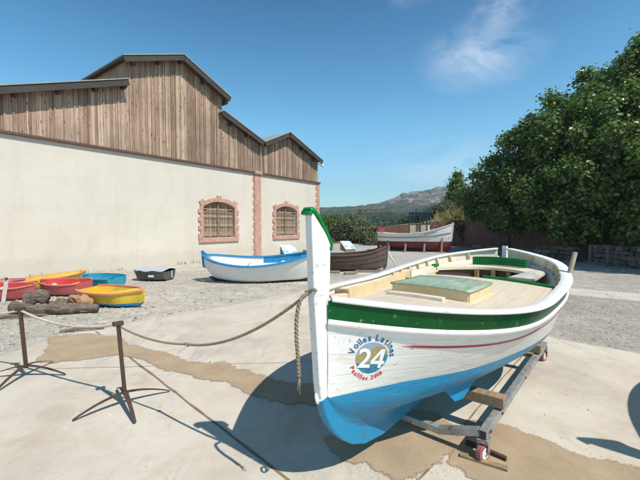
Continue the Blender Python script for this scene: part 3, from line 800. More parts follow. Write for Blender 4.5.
mb.add([(S0, 0, -.2), (S0, DEP, -.2), (S0, DEP, HW), (S0, 0, HW)], [(0, 1, 2, 3)])
mb.add([(S1x, 0, -.2), (S1x, DEP, -.2), (S1x, DEP, HW), (S1x, 0, HW)], [(0, 1, 2, 3)])
mb.add([(S0, DEP, -.2), (S1x, DEP, -.2), (S1x, DEP, HW), (S0, DEP, HW)], [(0, 1, 2, 3)])
mb.build('stucco_wall', M['stucco'], bl)

# roof planes, each (s0, z0, s1, z1) along the front edge
ROOFS = [(-2.9, 4.60, 3.66, 7.08), (3.50, 7.88, 5.98, 8.84), (5.98, 8.84, 8.46, 7.76), (8.02, 7.04, 10.66, 6.10), (10.66, 6.10, 12.66, 7.02), (12.66, 7.02, 15.85, 5.86)]
def roof_line(s):
    z = 0
    for i, (a, za, b, zb) in enumerate(ROOFS):
        if a <= s <= b: z = max(z, za + (zb - za) * (s - a) / (b - a))
    return z
def clad_top(s):
    if 3.8 <= s <= 8.25: return max(roof_line(s), 7.9) - .14 if s < 3.85 else roof_line(s) - .14
    if s < 3.8: return 4.60 + (7.08 - 4.60) * (s + 2.9) / 6.56 - .14
    if 8.25 < s < 8.46: return 7.04 - (s - 8.02) * .356 - .14
    return roof_line(s) - .14
rnd = random.Random(5)
mb = MB(); s = S0
while s < S1x - .28:
    w = rnd.choice((.08, .095, .11, .12, .145)); e = min(s + w, S1x - .28)
    d = rnd.uniform(0, .016); g_ = rnd.uniform(.003, .010)
    a, b = s + g_, e
    for lo, hi in ((a, b),):
        za, zb = clad_top(a + .001), clad_top(b - .001)
        z0 = HW + .05
        y0 = -.055 - d
        vs = [(a, y0, z0), (b, y0 - rnd.uniform(-.004, .004), z0), (b, y0, zb), (a, y0, za), (a, .02, z0), (b, .02, z0), (b, .02, zb), (a, .02, za)]
        mb.add(vs, [(0, 1, 2, 3), (1, 5, 6, 2), (0, 3, 7, 4), (3, 2, 6, 7), (0, 4, 5, 1)])
    if rnd.random() < .45:
        zt = min(clad_top(e - .03), clad_top(min(e + .03, S1x - .3))) - .02
        mb.box((e, -.085, (HW + .05 + zt) / 2), (rnd.uniform(.035, .05), .03, zt - HW - .05))
    s = e
mb.build('timber_cladding', M['clad'], bl)
# upper side walls (the raised middle bay stands above the lower roofs)
mb = MB()
mb.box((3.83, DEP / 2 - .04, 7.1), (.10, DEP - .02, 1.5)); mb.box((8.24, DEP / 2 + .05, 6.9), (.06, DEP - .1, 1.5))
mb.box((S0 + .03, DEP / 2, 4.62), (.06, DEP - .1, .3)); mb.box((S1x - .32, DEP / 2, 5.1), (.06, DEP - .1, 1.3))
mb.build('side_cladding', M['clad'], bl)
mb = MB(); mb.box(((S0 + S1x) / 2, DEP - .03, 5.3), (S1x - S0 - .7, .06, 1.7)); mb.build('rear_cladding', M['clad'], bl)
# rust-coloured flashing
mb = MB(); mb.box(((S0 + S1x) / 2, -.055, HW + .01), (S1x - S0 + .1, .12, .085)); mb.build('flashing', M['flash'], bl, bevel=.008)
# roofs
for (a, za, b, zb) in ROOFS:
    F0, F1 = -.46, DEP + .4
    d = Vector((b - a, 0, zb - za)).normalized(); nrm = Vector((-d.z, 0, d.x))
    P0, P1 = Vector((a, 0, za)), Vector((b, 0, zb))
    rr = MB(); up = nrm * .035
    rr.prism([P0 + Vector((0, F0 - .03, 0)), P1 + Vector((0, F0 - .03, 0)), P1 + Vector((0, F0 - .03, 0)) - up, P0 + Vector((0, F0 - .03, 0)) - up], (0, F1 - F0, 0))
    ro = rr.build('roof', M['roofing'], bl)
    ff = MB(); fl = nrm * .037; fh = nrm * .25
    ff.prism([P0 + Vector((0, F0, 0)) - fl, P1 + Vector((0, F0, 0)) - fl, P1 + Vector((0, F0, 0)) - fh, P0 + Vector((0, F0, 0)) - fh], (0, .045, 0))
    ff.build('fascia_board', M['fascia'], ro)
    so = MB(); s0_, s1_ = nrm * .039, nrm * .10
    so.prism([P0 + Vector((0, F0 + .048, 0)) - s0_, P1 + Vector((0, F0 + .048, 0)) - s0_, P1 + Vector((0, F0 + .048, 0)) - s1_, P0 + Vector((0, F0 + .048, 0)) - s1_], (0, F1 - F0 - .1, 0))
    so.build('soffit', M['soffit'], ro)
# purlin ends under the eaves
for s, dz in [(-1.0, 0), (.45, 0), (1.56, 0), (2.66, 0), (3.62, 0), (3.98, 0), (4.98, 0), (5.98, -.02), (7.1, 0), (8.25, .0), (8.62, 0), (9.6, 0), (11.05, 0), (12.66, -.02), (14.0, 0), (15.2, 0)]:
    if s == 8.25: z = 7.85 - .12
    elif s in (3.62,): z = 4.60 + .378 * (s + 2.9)
    elif s == 8.62: z = 7.04 - (s - 8.02) * .356
    else: z = roof_line(s)
    mb = MB(); mb.prism([(s - .055, -.41, z - .12), (s - .055, .05, z - .12), (s - .055, .05, z - .33), (s - .055, -.33, z - .33), (s - .055, -.41, z - .27)], (.11, 0, 0))
    mb.build('purlin_end', M['fascia'], bl, bevel=.008)

# windows
def window(a, b):
    pr = .035; rnd = random.Random(int(a * 10))
    fr = MB()
    # jamb quoins, alternately long and short
    z = SILL; k = 0
    while z < SPR - .02:
        h = min(.19, SPR + .02 - z); w = .27 if k % 2 == 0 else .17
        for side in (-1, 1):
            x0, x1 = (a - w, a) if side < 0 else (b, b + w)
            fr.box(((x0 + x1) / 2, .055 - pr / 1, z + h / 2), (x1 - x0, .17, h - .004))
        z += .19; k += 1
    # flat arch of brick voussoirs
    c = (a + b) / 2; h = (b - a) / 2; rise = CROWN - SPR; Rr = (h * h + rise * rise) / (2 * rise); cz = CROWN - Rr
    th = math.asin(h / Rr) * 1.08; n = 9
    for i in range(n):
        f0 = -th + 2 * th * i / n; f1 = -th + 2 * th * (i + 1) / n - .004
        ro = Rr + (.30 if i in (0, 4, 8) else .19)
        q = [(c + Rr * math.sin(f0), cz + Rr * math.cos(f0)), (c + Rr * math.sin(f1), cz + Rr * math.cos(f1)), (c + ro * math.sin(f1), cz + ro * math.cos(f1)), (c + ro * math.sin(f0), cz + ro * math.cos(f0))]
        fr.prism([(x, -pr - .03, zz) for x, zz in q], (0, .17, 0))
    w = fr.build('window', M['brick'], bl, bevel=.006)
    sl = MB(); sl.box((c, .03, SILL - .11), (b - a + .50, .22, .20)); sl.build('sill', M['brick'], w, bevel=.006)
    # timber shutters with planks
    for side in (-1, 1):
        sh = MB(); x0, x1 = (a + .01, c - .008) if side < 0 else (c + .008, b - .01); x = x0; n = 6
        for i in range(n):
            p, q = x0 + (x1 - x0) * i / n + .004, x0 + (x1 - x0) * (i + 1) / n - .004
            sh.prism([(p, .16, SILL + .02), (q, .16, SILL + .02), (q, .16, arch_z(q, a, b) - .01), (p, .16, arch_z(p, a, b) - .01)], (0, .05, 0))
        for zz in (SILL + .22, SILL + 1.2): sh.box(((x0 + x1) / 2, .15, zz), (x1 - x0 - .02, .03, .10))
        sh.build('shutter', M['shutter'], w)
    br = MB(); br.box((c, .095, (SILL + CROWN) / 2 - .02), (.07, .035, CROWN - SILL - .06)); br.build('mullion', M['shutter'], w)
    gr = MB()
    for f in (.10, .40, .68, .90):
        zz = SILL + f * 1.5
        for x0, x1 in ((a + .03, c - .06), (c + .06, b - .03)): gr.box(((x0 + x1) / 2, .07, zz), (x1 - x0, .018, .021))
    for x in ((a + c) / 2 - .02, (b + c) / 2 + .02): gr.box((x, .085, SILL + .78), (.017, .017, 1.50))
    gr.build('window_bars', M['iron'], w)
for a, b in wins: window(a, b)

# brick pilaster and corner quoins
mb = MB(); mb.box((10.48, -.012, HW / 2 - .12), (.46, .14, HW + .1)); mb.box((10.48, -.06, HW + .02), (.52, .22, .16))
for k in range(22):
    if k % 2 == 0: mb.box((10.215, -.002, .10 + k * .2), (.08, .07, .19))
mb.build('pilaster', M['brick'], bl, bevel=.006)
mb = MB(); k = 0; z = 0
while z < HW - .05:
    h = min(.2, HW - .04 - z); w = .42 if k % 2 == 0 else .28
    mb.box((S1x - w / 2 + .03, .05, z + h / 2), (w, .17, h - .004)); z += .2; k += 1
mb.build('corner_quoin', M['brick'], bl, bevel=.006)

sc = empty('security_camera', tuple(bl.matrix_basis @ Vector((15.72, -.5, 5.50))) if False else (-9.61 + 15.80 * .59639 + .42 * .80269, 10.63 + 15.80 * .80269 - .42 * .59639, 5.60), math.atan2(.80269, .59639))
tag(sc, 'small white dome security camera under the far roof corner of the boathouse', 'camera')
mb = MB(); mb.beam((0, .40, .05), (0, 0, .05), .05, .05); mb.build('bracket', M['dull_white'], sc)
mb = MB(); vs = []
for j in range(7):
    f = -PI / 2 + PI * j / 6
    vs.append((.10 * math.cos(f), .11 * math.sin(f)))
mb.grid(lambda u, v: Vector((vs[int(v)][0] * math.cos(u), vs[int(v)][0] * math.sin(u), -.06 + vs[int(v)][1])), [2 * PI * i / 14 for i in range(15)], list(range(7)))
mb.build('dome', M['dull_white'], sc, True)

# ================================================================== THE WHITE BOAT IN FRONT
BX, BY, BTH = .005, 2.053, .708
BRZ = math.atan2(math.cos(BTH), math.sin(BTH))
BL = 4.129
def lagr(xs, ys):
    def f(x):
        z = 0
        for i in range(len(xs)):
            l = 1
            for j in range(len(xs)):
                if i != j: l *= (x - xs[j]) / (xs[i] - xs[j])
            z += ys[i] * l
        return z
    return f
h_zs = lagr([0, BL / 3, 2 * BL / 3, BL], [1.224, 1.057, 1.106, 1.321])
_kb = [0, .12, .28, .5, .72, .88, 1.0]; _bb = [.03, .494, .841, .937, .908, .67, .05]
_bi = interp([k * BL for k in _kb], _bb)
def h_B(t):
    # rounded ends
    x = t / BL
    if x < .12:
        s = x / .12; m0 = (_bb[1] - _bb[0]) * 1.1; m1 = 3.14 * .12
        return (2 * s ** 3 - 3 * s * s + 1) * _bb[0] + (s ** 3 - 2 * s * s + s) * m0 + (-2 * s ** 3 + 3 * s * s) * _bb[1] + (s ** 3 - s * s) * m1
    if x > .88:
        s = (x - .88) / .12; m0 = -3.6 * .12; m1 = -(_bb[5] - _bb[6]) * 1.4
        return (2 * s ** 3 - 3 * s * s + 1) * _bb[5] + (s ** 3 - 2 * s * s + s) * m0 + (-2 * s ** 3 + 3 * s * s) * _bb[6] + (s ** 3 - s * s) * m1
    return _bi(t)
h_Bw = interp([0, .15, .33, .54, .73, 1.04, 1.55, 2.1, 2.7, 3.3, 3.75, 4.0, BL], [.024, .088, .175, .28, .39, .54, .69, .79, .80, .62, .32, .12, .022])
h_zr = interp([0, .05, .1, .2, .35, .55, .9, 2.0, 3.2, 3.6, 3.9, 4.05, BL], [.68, .58, .50, .40, .305, .24, .21, .21, .23, .28, .40, .56, .75])
HH = Hull(BL, h_zs, lambda t: h_B(t) - .022, h_Bw, .64, h_zr, .026, True)

hero = empty('wooden_boat', (BX, BY, 0), BRZ)
tag(hero, 'large white wooden boat with green band, blue bottom and 24 emblem on its bow', 'boat')
ST = stations(BL, 60, .022)
GB = .118    # depth of the green band under the rail
def v_top(t, d): return HH.v_at_z(t, HH.zs(t) - d)
girth = {}
mb = MB()
for side in (1, -1):
    vg = {t: v_top(t, GB) for t in ST}
    vs_low = [i / 14 * .5 for i in range(15)]; vs_up = [i / 10 for i in range(11)]
    mb.grid(lambda t, v: HH.pt(t, v, side), ST, vs_low, 1, lambda t, v: (t, v * 1.6))
    mb.grid(lambda t, w: HH.pt(t, .5 + (vg[t] - .5) * w, side), ST, vs_up, 0, lambda t, w: (t, .8 + w * .42))
mb.build('hull', [M['hull_white'], M['hull_blue']], hero, True)
# green sheer band
mb = MB()
for side in (1, -1):
    mb.grid(lambda t, w: HH.pt(t, vg[t] + (1 - vg[t]) * w, side, .012), ST, [i / 4 for i in range(5)])
mb.build('sheer_band', M['green'], hero, True)
# white rubbing strake under the band
mb = MB()
for side in (1, -1):
    path = [HH.pt(t, v_top(t, GB + .006), side, .010) for t in ST]
    mb.sweep(path, [(-.015, -.014), (-.006, -.019), (.012, -.017), (.019, -.006), (.019, .008), (.010, .017), (-.015, .017)])
mb.build('rubbing_strake', M['white'], hero, True, angle=50)
# thin red line
mb = MB()
for side in (1, -1):
    ts = [.385 + (3.75 - .385) * i / 60 for i in range(61)]
    rows = []
    for t in ts:
        k = min(1, (t - .375) / .10)
        for d in (-.007 * k, .007 * k): rows.append(HH.pt(t, v_top(t, GB + .115 - d), side, .003))
    mb.add(rows, [(2 * i, 2 * i + 1, 2 * i + 3, 2 * i + 2) for i in range(60)])
mb.build('red_line', M['red'], hero, True)
# wide white gunwale cap
def plan_n(t):
    e = .015; a = h_B(max(0.0, t - e)); b = h_B(min(BL, t + e)); d = (b - a) / (min(BL, t + e) - max(0.0, t - e)); k = 1 / math.sqrt(1 + d * d)
    return Vector((-d * k, k))
mb = MB()
for side in (1, -1):
    rows = []; TS = stations(BL, 70, .03)
    for t in TS:
        n = plan_n(t); B = h_B(t); z = h_zs(t)
        prof = [(.008, -.004), (.014, .001), (.014, .011), (.009, .016), (-.045, .018), (-.086, .017), (-.091, .013), (-.091, -.004), (-.086, -.008)]
        for o, dz in prof:
            x = t + n.x * o; b = max(.004, B + n.y * o); x = min(max(x, .015), BL - .01)
            rows.append((x, -side * b, z + dz))
    k = 9
    fs = [(i * k + j, i * k + (j + 1) % k, (i + 1) * k + (j + 1) % k, (i + 1) * k + j) for i in range(len(TS) - 1) for j in range(k)]
    mb.add(rows, fs)
mb.build('gunwale', M['white'], hero, True, angle=60)
mb = MB(); bts = [.035 + .125 * i / 8 for i in range(9)]
mb.prism([(t, -max(.02, h_B(t) - .05), h_zs(t) + .012) for t in bts] + [(t, max(.02, h_B(t) - .05), h_zs(t) + .012) for t in reversed(bts)], (0, 0, -.035))
mb.build('breasthook', M['white'], hero, bevel=.003)
# stem, keel and sternpost
front = [(-.108, 1.72), (-.103, 1.60), (-.097, 1.50), (-.085, 1.24), (-.068, 1.05), (-.056, .92), (-.041, .745), (-.025, .64), (.014, .527), (.06, .445), (.112, .379), (.19, .303), (.285, .235), (.43, .170), (.66, .130), (.90, .128), (1.4, .13), (2.0, .135), (2.9, .135), (3.5, .135), (3.9, .15), (4.17, .22), (4.215, .50), (4.215, .90), (4.20, 1.355)]
back = [(.056, 1.56), (.056, 1.54), (.052, 1.50), (.045, 1.24), (.055, 1.05), (.07, .92), (.09, .745), (.115, .66), (.15, .60), (.19, .52), (.25, .46), (.32, .40), (.42, .34), (.55, .30), (.70, .27), (.92, .26), (1.4, .25), (2.0, .25), (2.9, .25), (3.4, .27), (3.7, .35), (3.9, .52), (4.02, .70), (4.12, .90), (4.135, 1.355)]
mb = MB()
def stem_strip(i0, i1, mi, th):
    vs = []
    for i in range(i0, i1 + 1):
        (a, za), (b, zb) = front[i], back[i]
        vs += [(a, -th * .8, za), (a + .012, -th, za + (.004 if i > 8 else 0)), (b, -th, zb), (b, th, zb), (a + .012, th, za + (.004 if i > 8 else 0)), (a, th * .8, za)]
    n = i1 - i0; fs = []
    for k in range(n):
        for j in range(6):
            fs.append((k * 6 + j, k * 6 + (j + 1) % 6, k * 6 + 6 + (j + 1) % 6, k * 6 + 6 + j))
    fs += [(5, 4, 3, 2, 1, 0), tuple(n * 6 + j for j in range(6))]
    mb.add(vs, fs, mi)
stem_strip(0, 7, 0, .030)
mb.build('stem', M['white'], hero, bevel=.004)
mb = MB(); stem_strip(7, 22, 0, .031); mb.build('keel', M['hull_blue'], hero, bevel=.006)
mb = MB(); stem_strip(22, 24, 0, .030); mb.build('sternpost', M['white'], hero, bevel=.005)
mb = MB()
path = smooth_path([(-.119, 0, 1.712), (-.112, 0, 1.733), (-.092, 0, 1.738), (-.040, 0, 1.69), (.012, 0, 1.625), (.055, 0, 1.56), (.062, 0, 1.525), (.045, 0, 1.515)], 5)
mb.sweep(path, [(-.036, -.010), (-.032, -.014), (.032, -.014), (.036, -.010), (.036, .006), (.027, .014), (-.027, .014), (-.036, .006)], (0, 1, 0) if False else (.55, 0, 1))
mb.build('stem_cap', M['sunlit_green'], hero, True, angle=50)
mb = MB(); mb.torus((-.058, -.02, .665), (.55, -.8, .25), .024, .007); mb.torus((-.045, -.035, .655), (-.2, .5, .8), .012, .004)
mb.build('mooring_ring', M['dull_white'], hero, True)
# fore deck
def deck_half(t): return max(.02, h_B(t) - .075)
DE = 2.60
def deck_pt(t, w):
    hb = deck_half(t); return Vector((t, -w * hb, h_zs(t) - .068 + .052 * (1 - w * w) * min(1, hb / .5)))
mb = MB(); mb.grid(deck_pt, [.10 + (DE - .10) * i / 40 for i in range(41)], [-1 + 2 * i / 18 for i in range(19)])
mb.build('fore_deck', M['deck'], hero, True)
mb = MB(); mb.sweep([deck_pt(DE + .012, .16 + .82 * i / 20) + Vector((0, 0, .004)) for i in range(21)], [(-.018, -.03), (.018, -.03), (.018, .022), (-.018, .022)])
mb.build('deck_edge', M['sunlit_green'], hero, bevel=.004)
def dz(t, b): hb = deck_half(t); return deck_pt(t, max(-1, min(1, b / hb))).z
# inside of the hull
SOLE = .83
mb = MB()
LT = [.12 + (4.09 - .12) * i / 44 for i in range(45)]
for side in (1, -1):
    mb.grid(lambda t, w: HH.pt(t, HH.v_at_z(t, SOLE - .05) * (1 - w) + w, side, -.045), LT, [i / 6 for i in range(7)])
mb.build('inner_lining', M['paleboard'], hero, True)
mb = MB(); mb.grid(lambda t, w: Vector((t, -w * max(.02, HH.sec(t, HH.v_at_z(t, SOLE))[0] - .04), SOLE)), [DE - .03 + (3.95 - DE) * i / 14 for i in range(15)], [-1, -.5, 0, .5, 1])
mb.build('sole', M['cream'], hero)
mb = MB()
b_ = deck_half(DE)
pol = [(DE - .02, -w * b_ * .97, deck_pt(DE, w).z - .012) for w in [-1 + i / 5 for i in range(11)]] + [(DE - .02, -.74, SOLE), (DE - .02, .74, SOLE)]
mb.prism(pol, (.018, 0, 0)); mb.build('bulkhead', M['cream'], hero)
for side in (1, -1):
    for i in range(8):
        t = 2.40 + i * .205
        v0, v1 = v_top(t, .125), v_top(t, .002)
        mb = MB(); mb.beam(HH.pt(t, v0, side, -.058), HH.pt(t, v1, side, -.058), .045, .03, (1, 0, 0)); mb.build('timberhead', M['cream'], hero, bevel=.004)
    ts = [2.35 + (3.98 - 2.35) * i / 26 for i in range(27)]
    mb = MB(); mb.grid(lambda t, w: HH.pt(t, v_top(t, .30) * (1 - w) + v_top(t, .115) * w, side, -.072), ts, [0, .5, 1])
    o = mb.build('inwale_plank', M['paleboard'], hero, True)
    s_ = o.modifiers.new('thick', 'SOLIDIFY'); s_.thickness = .02; s_.offset = 0
# deck coaming along the far side
cpath = [(.63, -.26), (.80, -.34), (1.3, -.49), (1.9, -.60), (2.54, -.67)]
cp = smooth_path([(t, -b, dz(t, b) + .040) for t, b in cpath], 6)
mb = MB(); mb.sweep(cp, [(-.016, -.05), (.016, -.05), (.016, .046), (-.016, .046)]); mb.build('coaming', M['cream'], hero, bevel=.004)
cp = smooth_path([(t, -b, dz(t, b) + .02) for t, b in [(.55, -.34), (.9, -.52), (1.5, -.67), (2.1, -.755), (2.55, -.775)]], 6)
mb = MB(); mb.sweep(cp, [(-.014, -.03), (.014, -.03), (.014, .03), (-.014, .03)]); mb.build('waterway_board', M['paleboard'], hero, bevel=.004)
mb = MB(); mb.beam((2.28, .56, dz(2.3, -.56) + .050), (2.86, .50, dz(2.55, -.50) + .050), .022, .085); mb.build('side_board', M['paleboard'], hero, bevel=.004)
mb = MB(); mb.beam((2.80, .51, 1.145), (2.94, .51, 1.145), .05, .04); mb.box((2.87, .51, 1.11), (.05, .04, .05)); mb.build('cleat', M['sunlit_green'], hero, bevel=.01)
mb = MB(); mb.beam((2.70, .66, 1.0), (3.2, .64, 1.01), .03, .22); mb.build('ochre_board', M['cream'], hero, bevel=.004)
# hatch with worn green top
a0, a1, b0, b1 = 1.40, 2.00, -.30, .38
def hz(t, b): return dz(t, b) + .086 - .004 * ((b - .04) / .34) ** 2 - .055 * (1 - (b / deck_half(t)) ** 2) * 0
mb = MB()
bs = [b0 + (b1 - b0) * i / 12 for i in range(13)]
pol = [(0, -b, hz(a0, b)) for b in bs] + [(0, -b, dz(a0, b) - .01) for b in reversed(bs)]
for t in (a0, a1): mb.prism([(t - .012, y, z) for _, y, z in pol], (.024, 0, 0))
for b in (b0, b1): mb.prism([(a0, -b - .012, dz(a0, b) - .01), (a1, -b - .012, dz(a1, b) - .01), (a1, -b - .012, hz(a1, b)), (a0, -b - .012, hz(a0, b))], (0, .024, 0))
hat = mb.build('hatch', M['cream'], hero, bevel=.003)
mb = MB(); mb.grid(lambda t, b: Vector((t, -b, hz(t, b) + .012)), [a0 - .02, (a0 + a1) / 2, a1 + .02], [b0 - .02 + (b1 - b0 + .04) * i / 14 for i in range(15)])
o = mb.build('hatch_lid', M['hatchtop'], hat, True); s_ = o.modifiers.new('thick', 'SOLIDIFY'); s_.thickness = .02; s_.offset = -1
mb = MB(); bs = [-.26 + .50 * i / 10 for i in range(11)]
mb.sweep([(1.24 + .05 * (b / .3) ** 2 * 0 + .02 * b, -b, dz(1.24, b) + .014) for b in bs], [(-.035, -.016), (.035, -.016), (.035, .016), (-.035, .016)], caps=True)
mb.build('deck_beam', M['paleboard'], hero, bevel=.004)
# stern seat, slatted green back, thwart board, tholepin
mb = MB(); n = 24
for i in range(n):
    b = -.31 + .69 * (i + .5) / n; t = 3.76 - .55 * b * b; ang = math.atan2(1.1 * b, 1)
    mb.box((t, -b, 1.165 - .05 * b * b), (.022, .69 / n - .005, .115 - .10 * b * b), Matrix.Rotation(ang, 3, 'Z'))
mb.sweep([(3.77 - .55 * (b * b), -b, 1.16) for b in [-.31 + .69 * i / 20 for i in range(21)]], [(-.004, -.05), (.004, -.05), (.004, .05), (-.004, .05)])
mb.build('backrest', M['sunlit_green'], hero)
mb = MB(); bs = [-.60 + 1.20 * i / 24 for i in range(25)]
top = [(3.66 - .52 * (b / .60) ** 2, b) for b in bs]; back_ = [(3.82 - .62 * b * b, b) for b in bs]
vs = [(t, -b, 1.065) for t, b in top] + [(t, -b, 1.09) for t, b in back_]; k = len(bs)
mb.add(vs, [(i, i + 1, k + i + 1, k + i) for i in range(k - 1)])
o = mb.build('stern_seat', M['paleboard'], hero); s_ = o.modifiers.new('thick', 'SOLIDIFY'); s_.thickness = .035; s_.offset = 0
mb = MB(); vs = [(t + .05, -b, SOLE) for t, b in top] + [(t + .05, -b, 1.05) for t, b in top]
mb.add(vs, [(i, i + 1, k + i + 1, k + i) for i in range(k - 1)]); mb.build('seat_shade_panel', M['darktimber'], hero)  # dark panel standing in for the shaded gap under the seat
mb = MB(); mb.prism([(2.95, -.33, 1.04), (3.72, -.50, 1.075), (3.64, -.64, 1.075), (2.92, -.60, 1.04)], (0, 0, .028)); mb.build('thwart', M['grey_board'], hero, bevel=.004)
for dx in (-.18, .02, .22):
    mb = MB(); mb.box((3.67 - 1.4 * dx * dx, dx, .94), (.05, .05, .20)); mb.build('seat_support', M['timber'], hero)
mb = MB(); mb.tube([(3.02, -.885, 1.07), (3.05, -.905, 1.20), (3.09, -.935, 1.37)], .024, 10, scales=[1.1, 1.0, .95]); mb.build('tholepin', M['tholewood'], hero, True, angle=50)
mb = MB(); mb.box((.60, .30, dz(.6, -.3) + .04), (.06, .10, .085), Matrix.Rotation(.4, 3, 'Z')); mb.build('bow_block', M['stone_b'] if 'stone_b' in M else M['timber'], hero, bevel=.006)
mb = MB(); mb.box((.46, .24, dz(.46, -.24) + .03), (.16, .05, .06), Matrix.Rotation(-.5, 3, 'Z')); mb.build('bow_chock', M['cream'], hero, bevel=.006)
mb = MB()
rnd = random.Random(4); pts = [(.30 + .05 * math.cos(a) * (1 + .3 * rnd.random()), .17 + .05 * math.sin(a) * (1 + .3 * rnd.random()), dz(.32, -.15) + .012 + .012 * (a / 6.28)) for a in [i * .5 for i in range(36)]]
mb.rope(smooth_path(pts, 3), .009); mb.build('rope_coil', M['rope'], hero, True)
# bilge keel (triangular blue piece hanging under the bilge)
mb = MB(); mb.prism([(.93, -.30, .52), (1.42, -.52, .56), (1.17, -.43, .335), (1.08, -.40, .335)], (.02, .03, 0)); mb.build('bilge_keel', M['hull_blue'], hero, bevel=.004)

# emblem on the bow
ET, EZ = .245, .856
_e = .01
_P0 = HH.pt(ET, HH.v_at_z(ET, EZ), 1); _Pt = HH.pt(ET + _e, HH.v_at_z(ET + _e, EZ), 1); _Pz = HH.pt(ET, HH.v_at_z(ET, EZ + _e), 1)
_dt = (_Pt - _P0) / _e; _dz = (_Pz - _P0) / _e; _kt = _dt.length; _U = _dt / _kt
_sh = _dz.dot(_U); _kv = (_dz - _U * _sh).length; _rot = R(-7)
def emb(du, dv, off):
    u = du * math.cos(_rot) - dv * math.sin(_rot); v = du * math.sin(_rot) + dv * math.cos(_rot)
    dz_ = v / _kv; t = ET + (u - dz_ * _sh) / _kt; z = EZ + dz_
    return HH.pt(t, HH.v_at_z(t, z), 1, off)
ER = .103
mb = MB(); nr, na = 12, 48
def emb_mat(x, y):
    if y < -.42 + .06 * math.sin(x * 7) or (x > .62 and y < .35 - .5 * (x - .62)): return 1
    if y > .62 + .45 * x + .08 * math.sin(9 * x): return 2
    if abs(y - .3 * x + .12) < .04 and x < .2: return 2
    return 0
for i in range(nr):
    for j in range(na):
        r0, r1 = ER * i / nr, ER * (i + 1) / nr; f0, f1 = 2 * PI * j / na, 2 * PI * (j + 1) / na
        rm, fm = (r0 + r1) / 2 / ER, (f0 + f1) / 2
        q = [(r0, f0), (r1, f0), (r1, f1), (r0, f1)] if i else [(r1, f0), (r1, f1), (0, f0)]
        mb.add([emb(r * math.cos(f), r * math.sin(f), .0015) for r, f in q], [tuple(range(len(q)))], emb_mat(rm * math.cos(fm), rm * math.sin(fm)))
em = mb.build('emblem', [M['sticker_tan'], M['sticker_teal'], M['sticker_sky']], hero, True); em['label'] = 'round tan and teal emblem with white 24'
def text_polys(body, size, off=0.0, cuts=0):
    cu = bpy.data.curves.new('lettering', 'FONT'); cu.body = body; cu.size = size; cu.offset = off; cu.align_x = 'CENTER'; cu.resolution_u = 4
    ob = bpy.data.objects.new('lettering', cu); COL.objects.link(ob); bpy.context.view_layer.update()
    dg = bpy.context.evaluated_depsgraph_get(); me = bpy.data.meshes.new_from_object(ob.evaluated_get(dg))
    bm = bmesh.new(); bm.from_mesh(me); bmesh.ops.triangulate(bm, faces=bm.faces)
    if cuts: bmesh.ops.subdivide_edges(bm, edges=bm.edges, cuts=cuts, use_grid_fill=True)
    vs = [tuple(v.co) for v in bm.verts]; bm.verts.index_update(); fs = [tuple(v.index for v in f.verts) for f in bm.faces]
    bm.free(); bpy.data.objects.remove(ob); bpy.data.meshes.remove(me); bpy.data.curves.remove(cu)
    return vs, fs
NH = .128
v2, f2 = text_polys('2', .178, .0035, 2)
ya = min(v[1] for v in v2); yb = max(v[1] for v in v2); xa = min(v[0] for v in v2); xb = max(v[0] for v in v2); k2 = NH / (yb - ya)
mb = MB(); mb.add([emb((v[0] - xa) * k2 - .086, (v[1] - ya) * k2 - NH / 2, .004) for v in v2], f2)
four = [(.56, 0), (.82, 0), (.82, .20), (.98, .20), (.98, .38), (.82, .38), (.82, 1.0), (.56, 1.0), (.0, .37), (.0, .20), (.56, .20)]; hole = [(.56, .38), (.56, .74), (.24, .38)]
q_ = [Vector(p) for p in four + hole]; ed = [(i, (i + 1) % 11) for i in range(11)] + [(11, 12), (12, 13), (13, 11)]
cv4, _, cf4, _, _, _ = geometry.delaunay_2d_cdt(q_, ed, [], 1, 1e-6)
bm4 = bmesh.new(); vv4 = [bm4.verts.new((p.x, p.y, 0)) for p in cv4]
def in_hole(c): return c[0] < .56 and c[1] > .38 and (c[1] - .38) < (c[0] - .24) * (.36 / .32)
for t_ in cf4:
    c_ = sum((cv4[i] for i in t_), Vector((0, 0))) / len(t_)
    if not in_hole(c_): bm4.faces.new([vv4[i] for i in t_])
bmesh.ops.triangulate(bm4, faces=bm4.faces); bmesh.ops.subdivide_edges(bm4, edges=bm4.edges, cuts=2, use_grid_fill=True); bm4.verts.index_update()
mb.add([emb(v.co.x * NH * .74 - .003, v.co.y * NH - NH / 2, .004) for v in bm4.verts], [tuple(v.index for v in f.verts) for f in bm4.faces]); bm4.free()
mb.build('number', M['sticker_white'], em)
def arc_text(words, rad, size, a_start, a_end, mat, inward, name):
    """words set along a circle; widths from the glyphs themselves"""
    gl = []; pos = 0
    for wi, wd in enumerate(words):
        if wi: pos += size * .34
        for c in wd:
            vs, fs = text_polys(c, size, .0012); x0 = min(v[0] for v in vs); x1 = max(v[0] for v in vs)
            gl.append((wi, pos + (x1 - x0) / 2, (x0 + x1) / 2, vs, fs)); pos += (x1 - x0) + size * .10
    for wi in range(len(words)):
        mb = MB()
        for w_, p, xm, vs, fs in gl:
            if w_ != wi: continue
            a = R(a_start + (a_end - a_start) * p / pos); rot = a - PI / 2 if not inward else a + PI / 2
            ca, sa = math.cos(rot), math.sin(rot); out = []
            for x, y, _ in vs:
                x -= xm; y2 = y if not inward else y - size * .35
                out.append(emb(rad * math.cos(a) + x * ca - y2 * sa, rad * math.sin(a) + x * sa + y2 * ca, .0022))
            mb.add(out, fs)
        mb.build(name, mat, em)
arc_text(('Voiles', 'Latines'), .116, .054, 172, 4, M['sticker_blue'], False, 'blue_lettering')
arc_text(('Paulilles', '2016'), .134, .040, 205, 318, M['sticker_red'], True, 'red_lettering')

